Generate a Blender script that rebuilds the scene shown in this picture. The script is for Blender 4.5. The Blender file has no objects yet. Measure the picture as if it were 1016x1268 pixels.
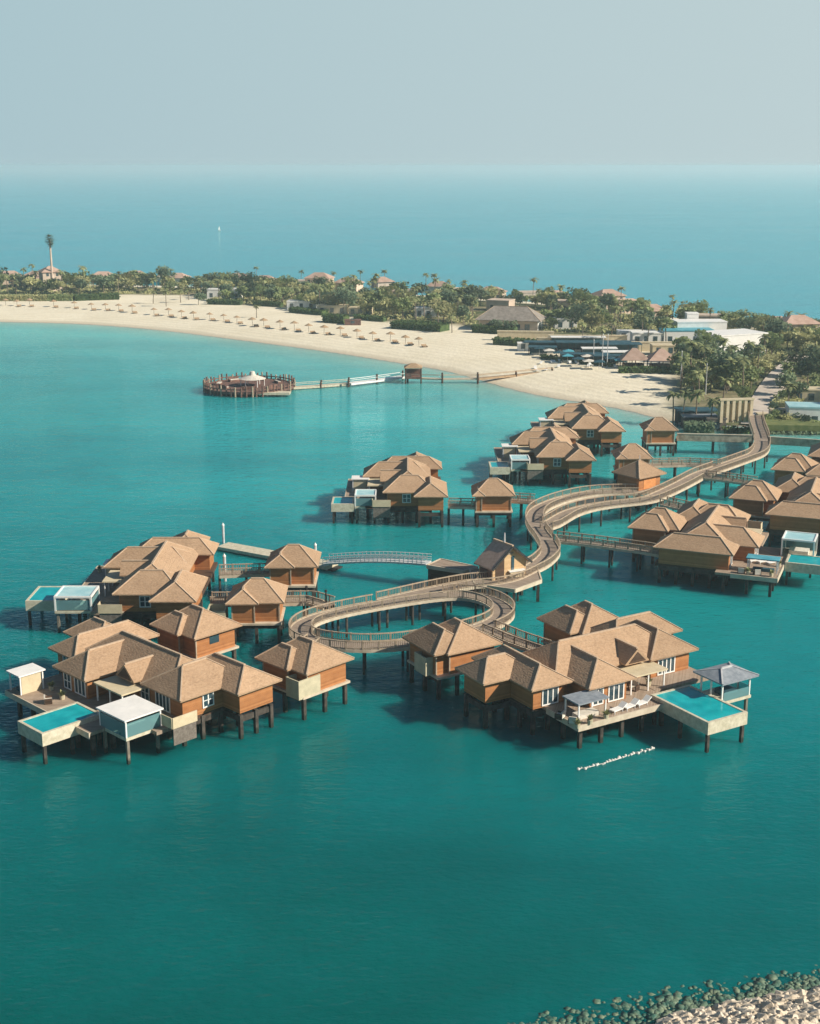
import bpy, math, random
import numpy as np
from mathutils import Vector, noise as mnoise

random.seed(7)
R = math.radians
sc = bpy.context.scene
COL = sc.collection
# ------------------------------------------------------------------ camera (drone, 60 m up)
CAM_H, FPX, PCX, PCY = 60.0, 1650.0, 508.0, 634.0
PITCH = math.atan2(429, FPX)
WL = .55            # water level

def at(px, py, z=0.0):
    """point on the level z that lies in the survey direction (px, py)"""
    x = (px - PCX) / FPX; v = -(py - PCY) / FPX
    dy = math.cos(PITCH) + v * math.sin(PITCH); dz = -math.sin(PITCH) + v * math.cos(PITCH)
    k = (z - CAM_H) / dz
    return (x * k, dy * k)

def topx(x, y, z):
    z -= CAM_H
    d = y * math.cos(PITCH) - z * math.sin(PITCH); u = y * math.sin(PITCH) + z * math.cos(PITCH)
    return (PCX + FPX * x / d, PCY - FPX * u / d)

cam = bpy.data.cameras.new('camera')
camo = bpy.data.objects.new('camera', cam); COL.objects.link(camo)
camo.location = (0, 0, CAM_H); camo.rotation_euler = (math.pi / 2 - PITCH, 0, 0)
cam.sensor_fit = 'HORIZONTAL'; cam.sensor_width = 36; cam.lens = FPX / 1016 * 36
cam.clip_start = 1; cam.clip_end = 120000
sc.camera = camo

# ------------------------------------------------------------------ helpers
def tag(o, label=None, cat=None, group=None, kind=None):
    if label: o['label'] = label
    if cat: o['category'] = cat
    if group: o['group'] = group
    if kind: o['kind'] = kind
    return o

def empty(name, loc=(0, 0, 0), rz=0.0, parent=None):
    o = bpy.data.objects.new(name, None); COL.objects.link(o)
    o.empty_display_size = 0.5
    o.location = loc; o.rotation_euler = (0, 0, rz)
    if parent: o.parent = parent
    return o

def copy_tree(o, parent=None):
    c = o.copy(); COL.objects.link(c)
    if parent: c.parent = parent
    for ch in KIDS.get(o.name, []):
        copy_tree(ch, c)
    KIDS.setdefault(c.name, [])
    if parent: KIDS.setdefault(parent.name, []).append(c)
    return c
KIDS = {}

class MB:
    def __init__(s): s.v = []; s.f = []
    def add(s, vs, fs):
        b = len(s.v); s.v += [tuple(p) for p in vs]; s.f += [tuple(b + i for i in f) for f in fs]
    def box(s, x0, y0, z0, x1, y1, z1):
        s.add([(x0, y0, z0), (x1, y0, z0), (x1, y1, z0), (x0, y1, z0), (x0, y0, z1), (x1, y0, z1), (x1, y1, z1), (x0, y1, z1)],
              [(3, 2, 1, 0), (4, 5, 6, 7), (0, 1, 5, 4), (1, 2, 6, 5), (2, 3, 7, 6), (3, 0, 4, 7)])
    def bar(s, p, q, w, h, dz=0.0):
        """box beam from p to q (3-D), w wide, h tall, centred"""
        p = Vector(p); q = Vector(q); d = q - p
        if d.length < 1e-6: return
        d.normalize()
        n = Vector((-d.y, d.x, 0))
        if n.length < 1e-4: n = Vector((1, 0, 0))
        n.normalize(); u = d.cross(n); n = n * w / 2; u = u * h / 2
        vs = []
        for e in (p, q): vs += [e - n - u, e + n - u, e + n + u, e - n + u]
        s.add(vs, [(0, 1, 2, 3), (7, 6, 5, 4), (0, 4, 5, 1), (1, 5, 6, 2), (2, 6, 7, 3), (3, 7, 4, 0)])
    def tube(s, p, q, r0, r1, n=7):
        p = Vector(p); q = Vector(q); d = (q - p)
        if d.length < 1e-6: return
        d.normalize()
        a = d.orthogonal().normalized(); b = d.cross(a)
        vs = []
        for e, r in ((p, r0), (q, r1)):
            for i in range(n):
                t = 2 * math.pi * i / n
                vs.append(e + a * math.cos(t) * r + b * math.sin(t) * r)
        fs = [(i, (i + 1) % n, n + (i + 1) % n, n + i) for i in range(n)]
        fs += [tuple(range(n - 1, -1, -1)), tuple(range(n, 2 * n))]
        s.add(vs, fs)
    def prism(s, pts, z0, z1):
        n = len(pts)
        a = sum(pts[i][0] * pts[(i + 1) % n][1] - pts[(i + 1) % n][0] * pts[i][1] for i in range(n))
        if a < 0: pts = pts[::-1]
        s.add([(x, y, z0) for x, y in pts] + [(x, y, z1) for x, y in pts],
              [tuple(range(n - 1, -1, -1)), tuple(range(n, 2 * n))] + [(i, (i + 1) % n, n + (i + 1) % n, n + i) for i in range(n)])
    def quad(s, a, b, c, d): s.add([a, b, c, d], [(0, 1, 2, 3)])
    def cone(s, c, r, z0, z1, n=10, r1=0.02):
        s.tube((c[0], c[1], z0), (c[0], c[1], z1), r, r1, n)
    def build(s, name, mat, parent=None, smooth=False, loc=None):
        me = bpy.data.meshes.new(name); me.from_pydata(s.v, [], s.f); me.update()
        if smooth:
            me.polygons.foreach_set('use_smooth', [True] * len(me.polygons))
        o = bpy.data.objects.new(name, me); COL.objects.link(o)
        me.materials.append(mat)
        if parent is not None:
            o.parent = parent; KIDS.setdefault(parent.name, []).append(o)
        if loc: o.location = loc
        KIDS.setdefault(o.name, [])
        return o

# ------------------------------------------------------------------ materials
def new_mat(name):
    m = bpy.data.materials.new(name); m.use_nodes = True
    nt = m.node_tree; b = nt.nodes['Principled BSDF']
    return m, nt, b

def N(nt, t, **kw):
    n = nt.nodes.new(t)
    for k, v in kw.items():
        if k.startswith('i_'):
            key = k[2:]
            n.inputs[int(key) if key.isdigit() else key.replace('_', ' ')].default_value = v
        else: setattr(n, k, v)
    return n

def noisy(name, c1, c2, scale=1.0, rough=0.8, bump=0.0, bscale=None, coord='Object', detail=4, c3=None, rnd=0.0, spec=0.3, lo=.35, hi=.65, stretch=None):
    m, nt, b = new_mat(name); L = nt.links
    tc = N(nt, 'ShaderNodeTexCoord')
    src = tc.outputs[coord]
    if stretch:
        mp = N(nt, 'ShaderNodeMapping'); mp.inputs['Scale'].default_value = stretch
        L.new(src, mp.inputs[0]); src = mp.outputs[0]
    nz = N(nt, 'ShaderNodeTexNoise', i_Scale=scale, i_Detail=detail, i_Roughness=.6); L.new(src, nz.inputs['Vector'])
    rp = N(nt, 'ShaderNodeValToRGB'); cr = rp.color_ramp
    cr.elements[0].position = lo; cr.elements[0].color = (*c1, 1); cr.elements[1].position = hi; cr.elements[1].color = (*c2, 1)
    if c3:
        e = cr.elements.new((lo + hi) / 2); e.color = (*c3, 1)
    L.new(nz.outputs['Fac'], rp.inputs[0]); out = rp.outputs[0]
    if rnd:
        oi = N(nt, 'ShaderNodeObjectInfo'); hs = N(nt, 'ShaderNodeHueSaturation')
        mr = N(nt, 'ShaderNodeMapRange'); mr.inputs[3].default_value = 1 - rnd; mr.inputs[4].default_value = 1 + rnd
        L.new(oi.outputs['Random'], mr.inputs[0]); L.new(mr.outputs[0], hs.inputs['Value']); L.new(out, hs.inputs['Color']); out = hs.outputs[0]
    L.new(out, b.inputs['Base Color'])
    b.inputs['Roughness'].default_value = rough; b.inputs['Specular IOR Level'].default_value = spec
    if bump:
        n2 = N(nt, 'ShaderNodeTexNoise', i_Scale=bscale or scale * 4, i_Detail=3.0); L.new(src, n2.inputs['Vector'])
        bp = N(nt, 'ShaderNodeBump', i_Strength=bump, i_Distance=.1); L.new(n2.outputs['Fac'], bp.inputs['Height']); L.new(bp.outputs[0], b.inputs['Normal'])
    return m

def thatch(name, c1, c2, c3):
    """shingled roof: courses follow the height, weathered in patches"""
    m, nt, b = new_mat(name); L = nt.links
    tc = N(nt, 'ShaderNodeTexCoord'); sp = N(nt, 'ShaderNodeSeparateXYZ'); L.new(tc.outputs['Object'], sp.inputs[0])
    n1 = N(nt, 'ShaderNodeTexNoise', i_Scale=.55, i_Detail=5.0, i_Roughness=.65); L.new(tc.outputs['Object'], n1.inputs['Vector'])
    mp = N(nt, 'ShaderNodeMapping'); mp.inputs['Scale'].default_value = (3.2, 3.2, 9.0); L.new(tc.outputs['Object'], mp.inputs[0])
    n2 = N(nt, 'ShaderNodeTexNoise', i_Scale=1.0, i_Detail=2.0, i_Roughness=.5); L.new(mp.outputs[0], n2.inputs['Vector'])
    mul = N(nt, 'ShaderNodeMath', operation='MULTIPLY'); mul.inputs[1].default_value = 2.3; L.new(sp.outputs['Z'], mul.inputs[0])
    fr = N(nt, 'ShaderNodeMath', operation='FRACT'); L.new(mul.outputs[0], fr.inputs[0])
    rp = N(nt, 'ShaderNodeValToRGB'); cr = rp.color_ramp
    cr.elements[0].position = .3; cr.elements[0].color = (*c1, 1); cr.elements[1].position = .72; cr.elements[1].color = (*c3, 1)
    e = cr.elements.new(.5); e.color = (*c2, 1)
    a1 = N(nt, 'ShaderNodeMath', operation='MULTIPLY_ADD'); a1.inputs[1].default_value = .55; L.new(n2.outputs['Fac'], a1.inputs[0])
    a2 = N(nt, 'ShaderNodeMath', operation='MULTIPLY'); a2.inputs[1].default_value = .45; L.new(n1.outputs['Fac'], a2.inputs[0]); L.new(a2.outputs[0], a1.inputs[2])
    L.new(a1.outputs[0], rp.inputs[0])
    oi = N(nt, 'ShaderNodeObjectInfo'); hs = N(nt, 'ShaderNodeHueSaturation'); mr = N(nt, 'ShaderNodeMapRange'); mr.inputs[3].default_value = .86; mr.inputs[4].default_value = 1.10
    L.new(oi.outputs['Random'], mr.inputs[0]); L.new(mr.outputs[0], hs.inputs['Value']); L.new(rp.outputs[0], hs.inputs['Color']); L.new(hs.outputs[0], b.inputs['Base Color'])
    h = N(nt, 'ShaderNodeMath', operation='MULTIPLY_ADD'); h.inputs[1].default_value = .6; L.new(fr.outputs[0], h.inputs[0]); L.new(n2.outputs['Fac'], h.inputs[2])
    bp = N(nt, 'ShaderNodeBump', i_Strength=.6, i_Distance=.09); L.new(h.outputs[0], bp.inputs['Height']); L.new(bp.outputs[0], b.inputs['Normal'])
    b.inputs['Roughness'].default_value = .9; b.inputs['Specular IOR Level'].default_value = .15
    return m

def planks(name, c1, c2, per=5.0, rough=.65, axis='XY'):
    """boards: thin joints along one direction plus grain"""
    m, nt, b = new_mat(name); L = nt.links
    tc = N(nt, 'ShaderNodeTexCoord'); sp = N(nt, 'ShaderNodeSeparateXYZ'); L.new(tc.outputs['Object'], sp.inputs[0])
    if axis == 'Z': src = sp.outputs['Z']
    else:
        ad = N(nt, 'ShaderNodeMath', operation='ADD'); L.new(sp.outputs['X'], ad.inputs[0]); L.new(sp.outputs['Y'], ad.inputs[1]); src = ad.outputs[0]
    mul = N(nt, 'ShaderNodeMath', operation='MULTIPLY'); mul.inputs[1].default_value = per; L.new(src, mul.inputs[0])
    fl = N(nt, 'ShaderNodeMath', operation='FLOOR'); L.new(mul.outputs[0], fl.inputs[0])
    wn = N(nt, 'ShaderNodeTexWhiteNoise', noise_dimensions='1D'); L.new(fl.outputs[0], wn.inputs['W'])
    n1 = N(nt, 'ShaderNodeTexNoise', i_Scale=1.3, i_Detail=5.0); L.new(tc.outputs['Object'], n1.inputs['Vector'])
    mixf = N(nt, 'ShaderNodeMath', operation='MULTIPLY_ADD'); mixf.inputs[1].default_value = .4; L.new(wn.outputs['Value'], mixf.inputs[0])
    m2 = N(nt, 'ShaderNodeMath', operation='MULTIPLY'); m2.inputs[1].default_value = .6; L.new(n1.outputs['Fac'], m2.inputs[0]); L.new(m2.outputs[0], mixf.inputs[2])
    rp = N(nt, 'ShaderNodeValToRGB'); cr = rp.color_ramp
    cr.elements[0].position = .22; cr.elements[0].color = (*c1, 1); cr.elements[1].position = .78; cr.elements[1].color = (*c2, 1)
    L.new(mixf.outputs[0], rp.inputs[0]); L.new(rp.outputs[0], b.inputs['Base Color'])
    fr = N(nt, 'ShaderNodeMath', operation='FRACT'); L.new(mul.outputs[0], fr.inputs[0])
    bp = N(nt, 'ShaderNodeBump', i_Strength=.35, i_Distance=.03); L.new(fr.outputs[0], bp.inputs['Height']); L.new(bp.outputs[0], b.inputs['Normal'])
    b.inputs['Roughness'].default_value = rough; b.inputs['Specular IOR Level'].default_value = .25
    return m

M = {}
M['roof'] = thatch('roof_shingle', (.31, .205, .127), (.405, .272, .17), (.485, .333, .214))
M['lit_pink_shingle'] = noisy('lit_pink_shingle', (.42, .29, .22), (.54, .39, .30), 1.6, .9, bump=.3, bscale=8)  # pinkish gatehouse roof, colour lightened so its slope looks lit
M['ridge'] = noisy('lit_ridge_tile', (.45, .33, .225), (.57, .43, .30), 2.0, .9)  # ridge tiles, lightened to paint highlights along the ridges
M['timber'] = planks('timber_cladding', (.33, .135, .05), (.50, .225, .088), 5.0, .6, 'Z')
M['beige'] = noisy('beige_render', (.46, .42, .29), (.58, .52, .36), 1.2, .8)
M['cream'] = noisy('cream_board', (.55, .46, .30), (.66, .56, .38), 1.0, .7)
M['warm_board'] = planks('warm_board', (.50, .33, .17), (.66, .47, .27), 4.0, .65, 'Z')
M['white'] = noisy('white_paint', (.78, .77, .73), (.88, .86, .81), .8, .5)
M['pool_wall'] = noisy('pool_stone', (.50, .45, .32), (.68, .62, .48), 2.0, .6)
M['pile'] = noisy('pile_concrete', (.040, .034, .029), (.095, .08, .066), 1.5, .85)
def stain(m):
    nt = m.node_tree; L = nt.links; b = nt.nodes['Principled BSDF']; src = b.inputs['Base Color'].links[0].from_socket
    ge = N(nt, 'ShaderNodeNewGeometry'); sp = N(nt, 'ShaderNodeSeparateXYZ'); L.new(ge.outputs['Position'], sp.inputs[0])
    nz = N(nt, 'ShaderNodeTexNoise', i_Scale=2.5); L.new(ge.outputs['Position'], nz.inputs[0]); ad = N(nt, 'ShaderNodeMath', operation='MULTIPLY_ADD'); ad.inputs[1].default_value = .7; L.new(nz.outputs['Fac'], ad.inputs[0]); L.new(sp.outputs['Z'], ad.inputs[2])
    mr = N(nt, 'ShaderNodeMapRange'); mr.inputs[1].default_value = 1.35; mr.inputs[2].default_value = 1.65; L.new(ad.outputs[0], mr.inputs[0])
    mx = N(nt, 'ShaderNodeMix', data_type='RGBA'); mx.inputs[6].default_value = (.022, .032, .024, 1); L.new(mr.outputs[0], mx.inputs[0]); L.new(src, mx.inputs[7]); L.new(mx.outputs[2], b.inputs['Base Color'])
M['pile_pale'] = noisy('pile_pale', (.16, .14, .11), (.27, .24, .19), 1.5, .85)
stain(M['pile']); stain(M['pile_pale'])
M['deck'] = planks('deck_boards', (.27, .20, .145), (.42, .33, .25), 6.0, .75)
M['walk'] = planks('walk_boards', (.25, .195, .15), (.38, .31, .245), 6.0, .8)
M['rail'] = noisy('rail_timber', (.33, .255, .18), (.47, .375, .27), 2.5, .75)
M['fascia'] = noisy('edge_beam', (.50, .42, .31), (.64, .55, .42), .8, .7)
M['dark'] = noisy('dark_frame', (.02, .02, .02), (.05, .045, .04), 1.0, .6)
M['dark_wood'] = planks('dark_wood', (.05, .032, .022), (.11, .065, .042), 5.0, .7, 'Z')
M['grey_roof'] = noisy('grey_roof', (.20, .23, .26), (.30, .33, .36), 1.5, .7)
M['blue_roof'] = noisy('blue_roof', (.06, .30, .38), (.12, .42, .50), .6, .5)
M['pale_blue'] = noisy('pale_blue_roof', (.30, .56, .60), (.46, .68, .69), .6, .4)
M['navy'] = noisy('navy_canvas', (.015, .06, .085), (.04, .11, .14), .5, .7)
M['pale_metal'] = noisy('pale_metal', (.45, .46, .46), (.62, .62, .61), 1.0, .45)
M['lattice'] = noisy('lattice_screen', (.13, .11, .09), (.22, .19, .16), 4.0, .8)
M['red_timber'] = noisy('red_timber', (.10, .058, .045), (.23, .125, .095), 1.5, .8)
M['sofa'] = noisy('outdoor_cushion', (.55, .50, .42), (.70, .66, .58), 2.0, .9)
M['orange'] = noisy('sunlit_board', (.55, .22, .07), (.68, .30, .11), 1.5, .6)  # wall timber brightened to paint sunlight on the walkway hut
M['straw'] = noisy('straw_thatch', (.30, .20, .115), (.44, .31, .19), 1.5, .95, coord='Object')
M['trunk'] = noisy('palm_trunk', (.13, .10, .07), (.24, .19, .14), 3.0, .9)
M['pink_wall'] = noisy('pink_render', (.50, .40, .31), (.62, .50, .40), .3, .85, rnd=.12)
M['pink_roof'] = noisy('faded_roof', (.36, .24, .18), (.48, .34, .27), .5, .9, rnd=.15)
M['grey_thatch'] = noisy('grey_thatch', (.20, .175, .15), (.32, .28, .24), .9, .9)
M['stone'] = noisy('sea_wall_stone', (.26, .22, .16), (.52, .45, .34), .9, .85, bump=.4, bscale=2.0)
M['paving'] = noisy('road_paving', (.50, .43, .36), (.62, .54, .46), .25, .85)
M['lawn'] = noisy('lawn', (.09, .125, .035), (.19, .20, .07), .6, .95)
M['hedge'] = noisy('hedge_leaves', (.030, .060, .018), (.085, .125, .035), .7, .9, rnd=.2)
M['float'] = noisy('buoy_plastic', (.66, .64, .58), (.80, .78, .72), 3.0, .5)

def leafmat(name, c1, c2, rnd=.25):
    m = noisy(name, c1, c2, .45, .75, rnd=rnd, spec=.25)
    nt = m.node_tree; b = nt.nodes['Principled BSDF']
    tr = N(nt, 'ShaderNodeBsdfTranslucent'); mx = N(nt, 'ShaderNodeMixShader'); mx.inputs[0].default_value = .34
    src = b.inputs['Base Color'].links[0].from_socket
    nt.links.new(src, tr.inputs[0]); nt.links.new(b.outputs[0], mx.inputs[1]); nt.links.new(tr.outputs[0], mx.inputs[2])
    nt.links.new(mx.outputs[0], nt.nodes['Material Output'].inputs[0])
    return m
M['leaf_a'] = leafmat('broad_leaves', (0.140, 0.198, 0.080), (0.330, 0.373, 0.157))
M['leaf_b'] = leafmat('olive_leaves', (0.264, 0.281, 0.123), (0.496, 0.470, 0.231))
M['leaf_c'] = leafmat('dark_leaves', (0.083, 0.136, 0.083), (0.206, 0.256, 0.140))
M['frond'] = leafmat('palm_fronds', (0.157, 0.198, 0.083), (0.364, 0.373, 0.174))

def glassy(name, col, trans, rough=.06, alpha_spec=.5):
    m, nt, b = new_mat(name)
    tc = N(nt, 'ShaderNodeTexCoord'); nz = N(nt, 'ShaderNodeTexNoise', i_Scale=.6, i_Detail=2.0); nt.links.new(tc.outputs['Object'], nz.inputs[0])
    rp = N(nt, 'ShaderNodeValToRGB'); rp.color_ramp.elements[0].color = (*[c * .85 for c in col], 1); rp.color_ramp.elements[1].color = (*col, 1)
    nt.links.new(nz.outputs['Fac'], rp.inputs[0]); nt.links.new(rp.outputs[0], b.inputs['Base Color'])
    b.inputs['Transmission Weight'].default_value = trans; b.inputs['Roughness'].default_value = rough
    b.inputs['IOR'].default_value = 1.1
    return m
M['glass'] = glassy('tinted_glass', (.42, .82, .86), .7, .04)
M['pane'] = noisy('window_pane', (.02, .045, .06), (.05, .09, .11), .7, .08, spec=.8)

# pool water: tiled basin seen through a slightly rippled surface
def pool_mat():
    m, nt, b = new_mat('pool_water'); L = nt.links
    tc = N(nt, 'ShaderNodeTexCoord'); n1 = N(nt, 'ShaderNodeTexNoise', i_Scale=.5, i_Detail=3.0); L.new(tc.outputs['Object'], n1.inputs[0])
    rp = N(nt, 'ShaderNodeValToRGB'); rp.color_ramp.elements[0].color = (.0, .29, .33, 1); rp.color_ramp.elements[1].color = (.015, .45, .48, 1)
    rp.color_ramp.elements[0].position = .3; rp.color_ramp.elements[1].position = .7
    L.new(n1.outputs['Fac'], rp.inputs[0]); L.new(rp.outputs[0], b.inputs['Base Color'])
    n2 = N(nt, 'ShaderNodeTexNoise', i_Scale=4.0, i_Detail=2.0); L.new(tc.outputs['Object'], n2.inputs[0])
    bp = N(nt, 'ShaderNodeBump', i_Strength=.2, i_Distance=.05); L.new(n2.outputs['Fac'], bp.inputs['Height']); L.new(bp.outputs[0], b.inputs['Normal'])
    b.inputs['Roughness'].default_value = .06; b.inputs['IOR'].default_value = 1.33
    return m
M['pool'] = pool_mat()

# ------------------------------------------------------------------ island shape
COAST_PX = [(-330, 393), (-150, 397), (0, 400), (100, 402), (200, 410), (300, 423), (400, 436), (500, 452), (560, 462), (610, 477), (650, 488), (690, 496), (740, 503), (790, 513), (838, 527), (930, 530), (1120, 534), (1400, 540)]
FAR_PX = [(1400, 440), (1120, 424), (1016, 414), (900, 402), (800, 391), (700, 378), (550, 368), (400, 361), (250, 356), (0, 352), (-330, 350)]
COAST = [at(*p, 0) for p in COAST_PX] + [at(*p, 0) for p in FAR_PX]

def smooth_poly(pts, it=2):
    for _ in range(it):
        q = []
        for i in range(len(pts)):
            a = pts[i]; b = pts[(i + 1) % len(pts)]
            q += [(a[0] * .75 + b[0] * .25, a[1] * .75 + b[1] * .25), (a[0] * .25 + b[0] * .75, a[1] * .25 + b[1] * .75)]
        pts = q
    return pts
COAST = np.array(smooth_poly(COAST, 2))
# near breakwater, bottom right
BANK_PX = [(540, 1310), (600, 1276), (700, 1247), (800, 1226), (900, 1211), (1016, 1194), (1120, 1176), (1250, 1168), (1400, 1330), (1200, 1420), (560, 1420)]
BANK = np.array([at(*p, 0) for p in BANK_PX])

def sdist(P, poly):
    """signed distance (inside positive) of points P (n,2) to a closed polygon"""
    a = poly; b = np.roll(poly, -1, 0); best = np.full(len(P), 1e18); ins = np.zeros(len(P), bool)
    for i in range(len(a)):
        d = b[i] - a[i]; L = d @ d
        if L < 1e-12: continue
        t = np.clip(((P - a[i]) @ d) / L, 0, 1)
        q = a[i] + t[:, None] * d
        best = np.minimum(best, ((P - q) ** 2).sum(1))
        c = ((a[i][1] > P[:, 1]) != (b[i][1] > P[:, 1]))
        with np.errstate(divide='ignore', invalid='ignore'):
            xi = a[i][0] + (P[:, 1] - a[i][1]) * d[0] / (d[1] if d[1] != 0 else 1e-12)
        ins ^= c & (P[:, 0] < xi)
    return np.where(ins, 1, -1) * np.sqrt(best)

def grid_obj(name, xs, ys, zfun, mat, attrs, keep=None):
    X, Y = np.meshgrid(xs, ys); P = np.stack([X.ravel(), Y.ravel()], 1)
    Z, A = zfun(P)
    nx, ny = len(xs), len(ys)
    i = np.arange(nx * ny).reshape(ny, nx)
    F = np.stack([i[:-1, :-1], i[:-1, 1:], i[1:, 1:], i[1:, :-1]], -1).reshape(-1, 4)
    if keep is not None:
        k = keep(P, Z)[F].any(1); F = F[k]
    me = bpy.data.meshes.new(name)
    V = np.column_stack([P, Z])
    used = np.unique(F); mp = np.full(len(V), -1); mp[used] = np.arange(len(used)); V = V[used]; F = mp[F]
    me.from_pydata(V.tolist(), [], F.tolist()); me.update()
    me.polygons.foreach_set('use_smooth', [True] * len(me.polygons))
    for k, v in A.items():
        at_ = me.attributes.new(k, 'FLOAT', 'POINT'); at_.data.foreach_set('value', v[used].astype(np.float32))
    me.materials.append(mat)
    o = bpy.data.objects.new(name, me); COL.objects.link(o)
    return o

# planted zone of the island (front edge, then beyond the far coast)
VEG_PX = [(-330, 374), (0, 373), (95, 373), (150, 366), (240, 367), (275, 378), (340, 381), (410, 392), (480, 400), (560, 404), (600, 410), (650, 413), (680, 421), (740, 426), (826, 440), (836, 470), (832, 500), (846, 523), (1400, 527), (1400, 440), (1120, 424), (1016, 414), (900, 402), (700, 378), (400, 361), (0, 352), (-330, 350)]
VEG = np.array([at(*p, 2) for p in VEG_PX])

def sea_wall_y(P): return None

def land_z(P):
    d = sdist(P, COAST)
    z = np.where(d < 0, np.maximum(d * .08, -1.5), 2.1 * (1 - np.exp(-np.clip(d, 0, None) / 16.0)))
    n = np.array([mnoise.noise(Vector((p[0] * .03, p[1] * .03, 0))) for p in P])
    z = z + WL + n * .25 * np.clip(d / 25, 0, 1)
    return z, d

def island_fun(P):
    z, d = land_z(P); v = sdist(P, VEG)
    return z, {'veg': np.clip(v / 6 + .5, 0, 1), 'inland': np.clip(d, -5, 60)}

def ground_z(x, y):
    z, d = land_z(np.array([[x, y]])); return float(z[0])

def island_mat():
    m, nt, b = new_mat('island_ground'); L = nt.links
    tc = N(nt, 'ShaderNodeTexCoord')
    n1 = N(nt, 'ShaderNodeTexNoise', i_Scale=.06, i_Detail=6.0, i_Roughness=.65); L.new(tc.outputs['Object'], n1.inputs[0])
    n2 = N(nt, 'ShaderNodeTexNoise', i_Scale=.9, i_Detail=3.0); L.new(tc.outputs['Object'], n2.inputs[0])
    sand = N(nt, 'ShaderNodeValToRGB'); sand.color_ramp.elements[0].color = (.71, .635, .47, 1); sand.color_ramp.elements[1].color = (.84, .765, .60, 1)
    sand.color_ramp.elements[0].position = .35; sand.color_ramp.elements[1].position = .65
    ad = N(nt, 'ShaderNodeMath', operation='MULTIPLY_ADD'); ad.inputs[1].default_value = .4; L.new(n2.outputs['Fac'], ad.inputs[0])
    h = N(nt, 'ShaderNodeMath', operation='MULTIPLY'); h.inputs[1].default_value = .6; L.new(n1.outputs['Fac'], h.inputs[0]); L.new(h.outputs[0], ad.inputs[2]); L.new(ad.outputs[0], sand.inputs[0])
    ai0 = N(nt, 'ShaderNodeAttribute', attribute_name='inland'); tl = N(nt, 'ShaderNodeMath', operation='MULTIPLY_ADD'); tl.inputs[1].default_value = 7.0
    L.new(n1.outputs['Fac'], tl.inputs[0]); L.new(ai0.outputs['Fac'], tl.inputs[2]); sn = N(nt, 'ShaderNodeMath', operation='SINE'); m9 = N(nt, 'ShaderNodeMath', operation='MULTIPLY'); m9.inputs[1].default_value = 1.7
    L.new(tl.outputs[0], m9.inputs[0]); L.new(m9.outputs[0], sn.inputs[0]); tv = N(nt, 'ShaderNodeMapRange'); tv.inputs[1].default_value = -1; tv.inputs[2].default_value = 1; tv.inputs[3].default_value = .94; tv.inputs[4].default_value = 1.03; L.new(sn.outputs[0], tv.inputs[0])
    th = N(nt, 'ShaderNodeHueSaturation'); L.new(tv.outputs[0], th.inputs['Value']); L.new(sand.outputs[0], th.inputs['Color'])
    # wet sand at the waterline
    ai = N(nt, 'ShaderNodeAttribute', attribute_name='inland'); wet = N(nt, 'ShaderNodeMapRange'); wet.inputs[1].default_value = .3; wet.inputs[2].default_value = 5.0
    L.new(ai.outputs['Fac'], wet.inputs[0])
    mw = N(nt, 'ShaderNodeMix', data_type='RGBA'); mw.inputs[6].default_value = (.54, .47, .35, 1); L.new(wet.outputs[0], mw.inputs[0]); L.new(th.outputs[0], mw.inputs[7])
    gr = N(nt, 'ShaderNodeValToRGB'); gr.color_ramp.elements[0].color = (.06, .085, .03, 1); gr.color_ramp.elements[1].color = (.30, .25, .15, 1)
    gr.color_ramp.elements[0].position = .42; gr.color_ramp.elements[1].position = .62; L.new(n1.outputs['Fac'], gr.inputs[0])
    av = N(nt, 'ShaderNodeAttribute', attribute_name='veg'); mx = N(nt, 'ShaderNodeMix', data_type='RGBA')
    L.new(av.outputs['Fac'], mx.inputs[0]); L.new(mw.outputs[2], mx.inputs[6]); L.new(gr.outputs[0], mx.inputs[7])
    L.new(mx.outputs[2], b.inputs['Base Color']); b.inputs['Roughness'].default_value = .95; b.inputs['Specular IOR Level'].default_value = .1
    bp = N(nt, 'ShaderNodeBump', i_Strength=.5, i_Distance=.3); L.new(n2.outputs['Fac'], bp.inputs['Height']); L.new(bp.outputs[0], b.inputs['Normal'])
    return m

xs = np.arange(-360, 366, 4.0); ys = np.concatenate([np.arange(268, 480, 3.0), np.arange(480, 700, 4.0)])
island = grid_obj('terrain', xs, ys, island_fun, island_mat(), None, keep=lambda P, Z: Z > -.8)
tag(island, 'sandy island with a curved pale beach', 'island', kind='structure')

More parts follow.
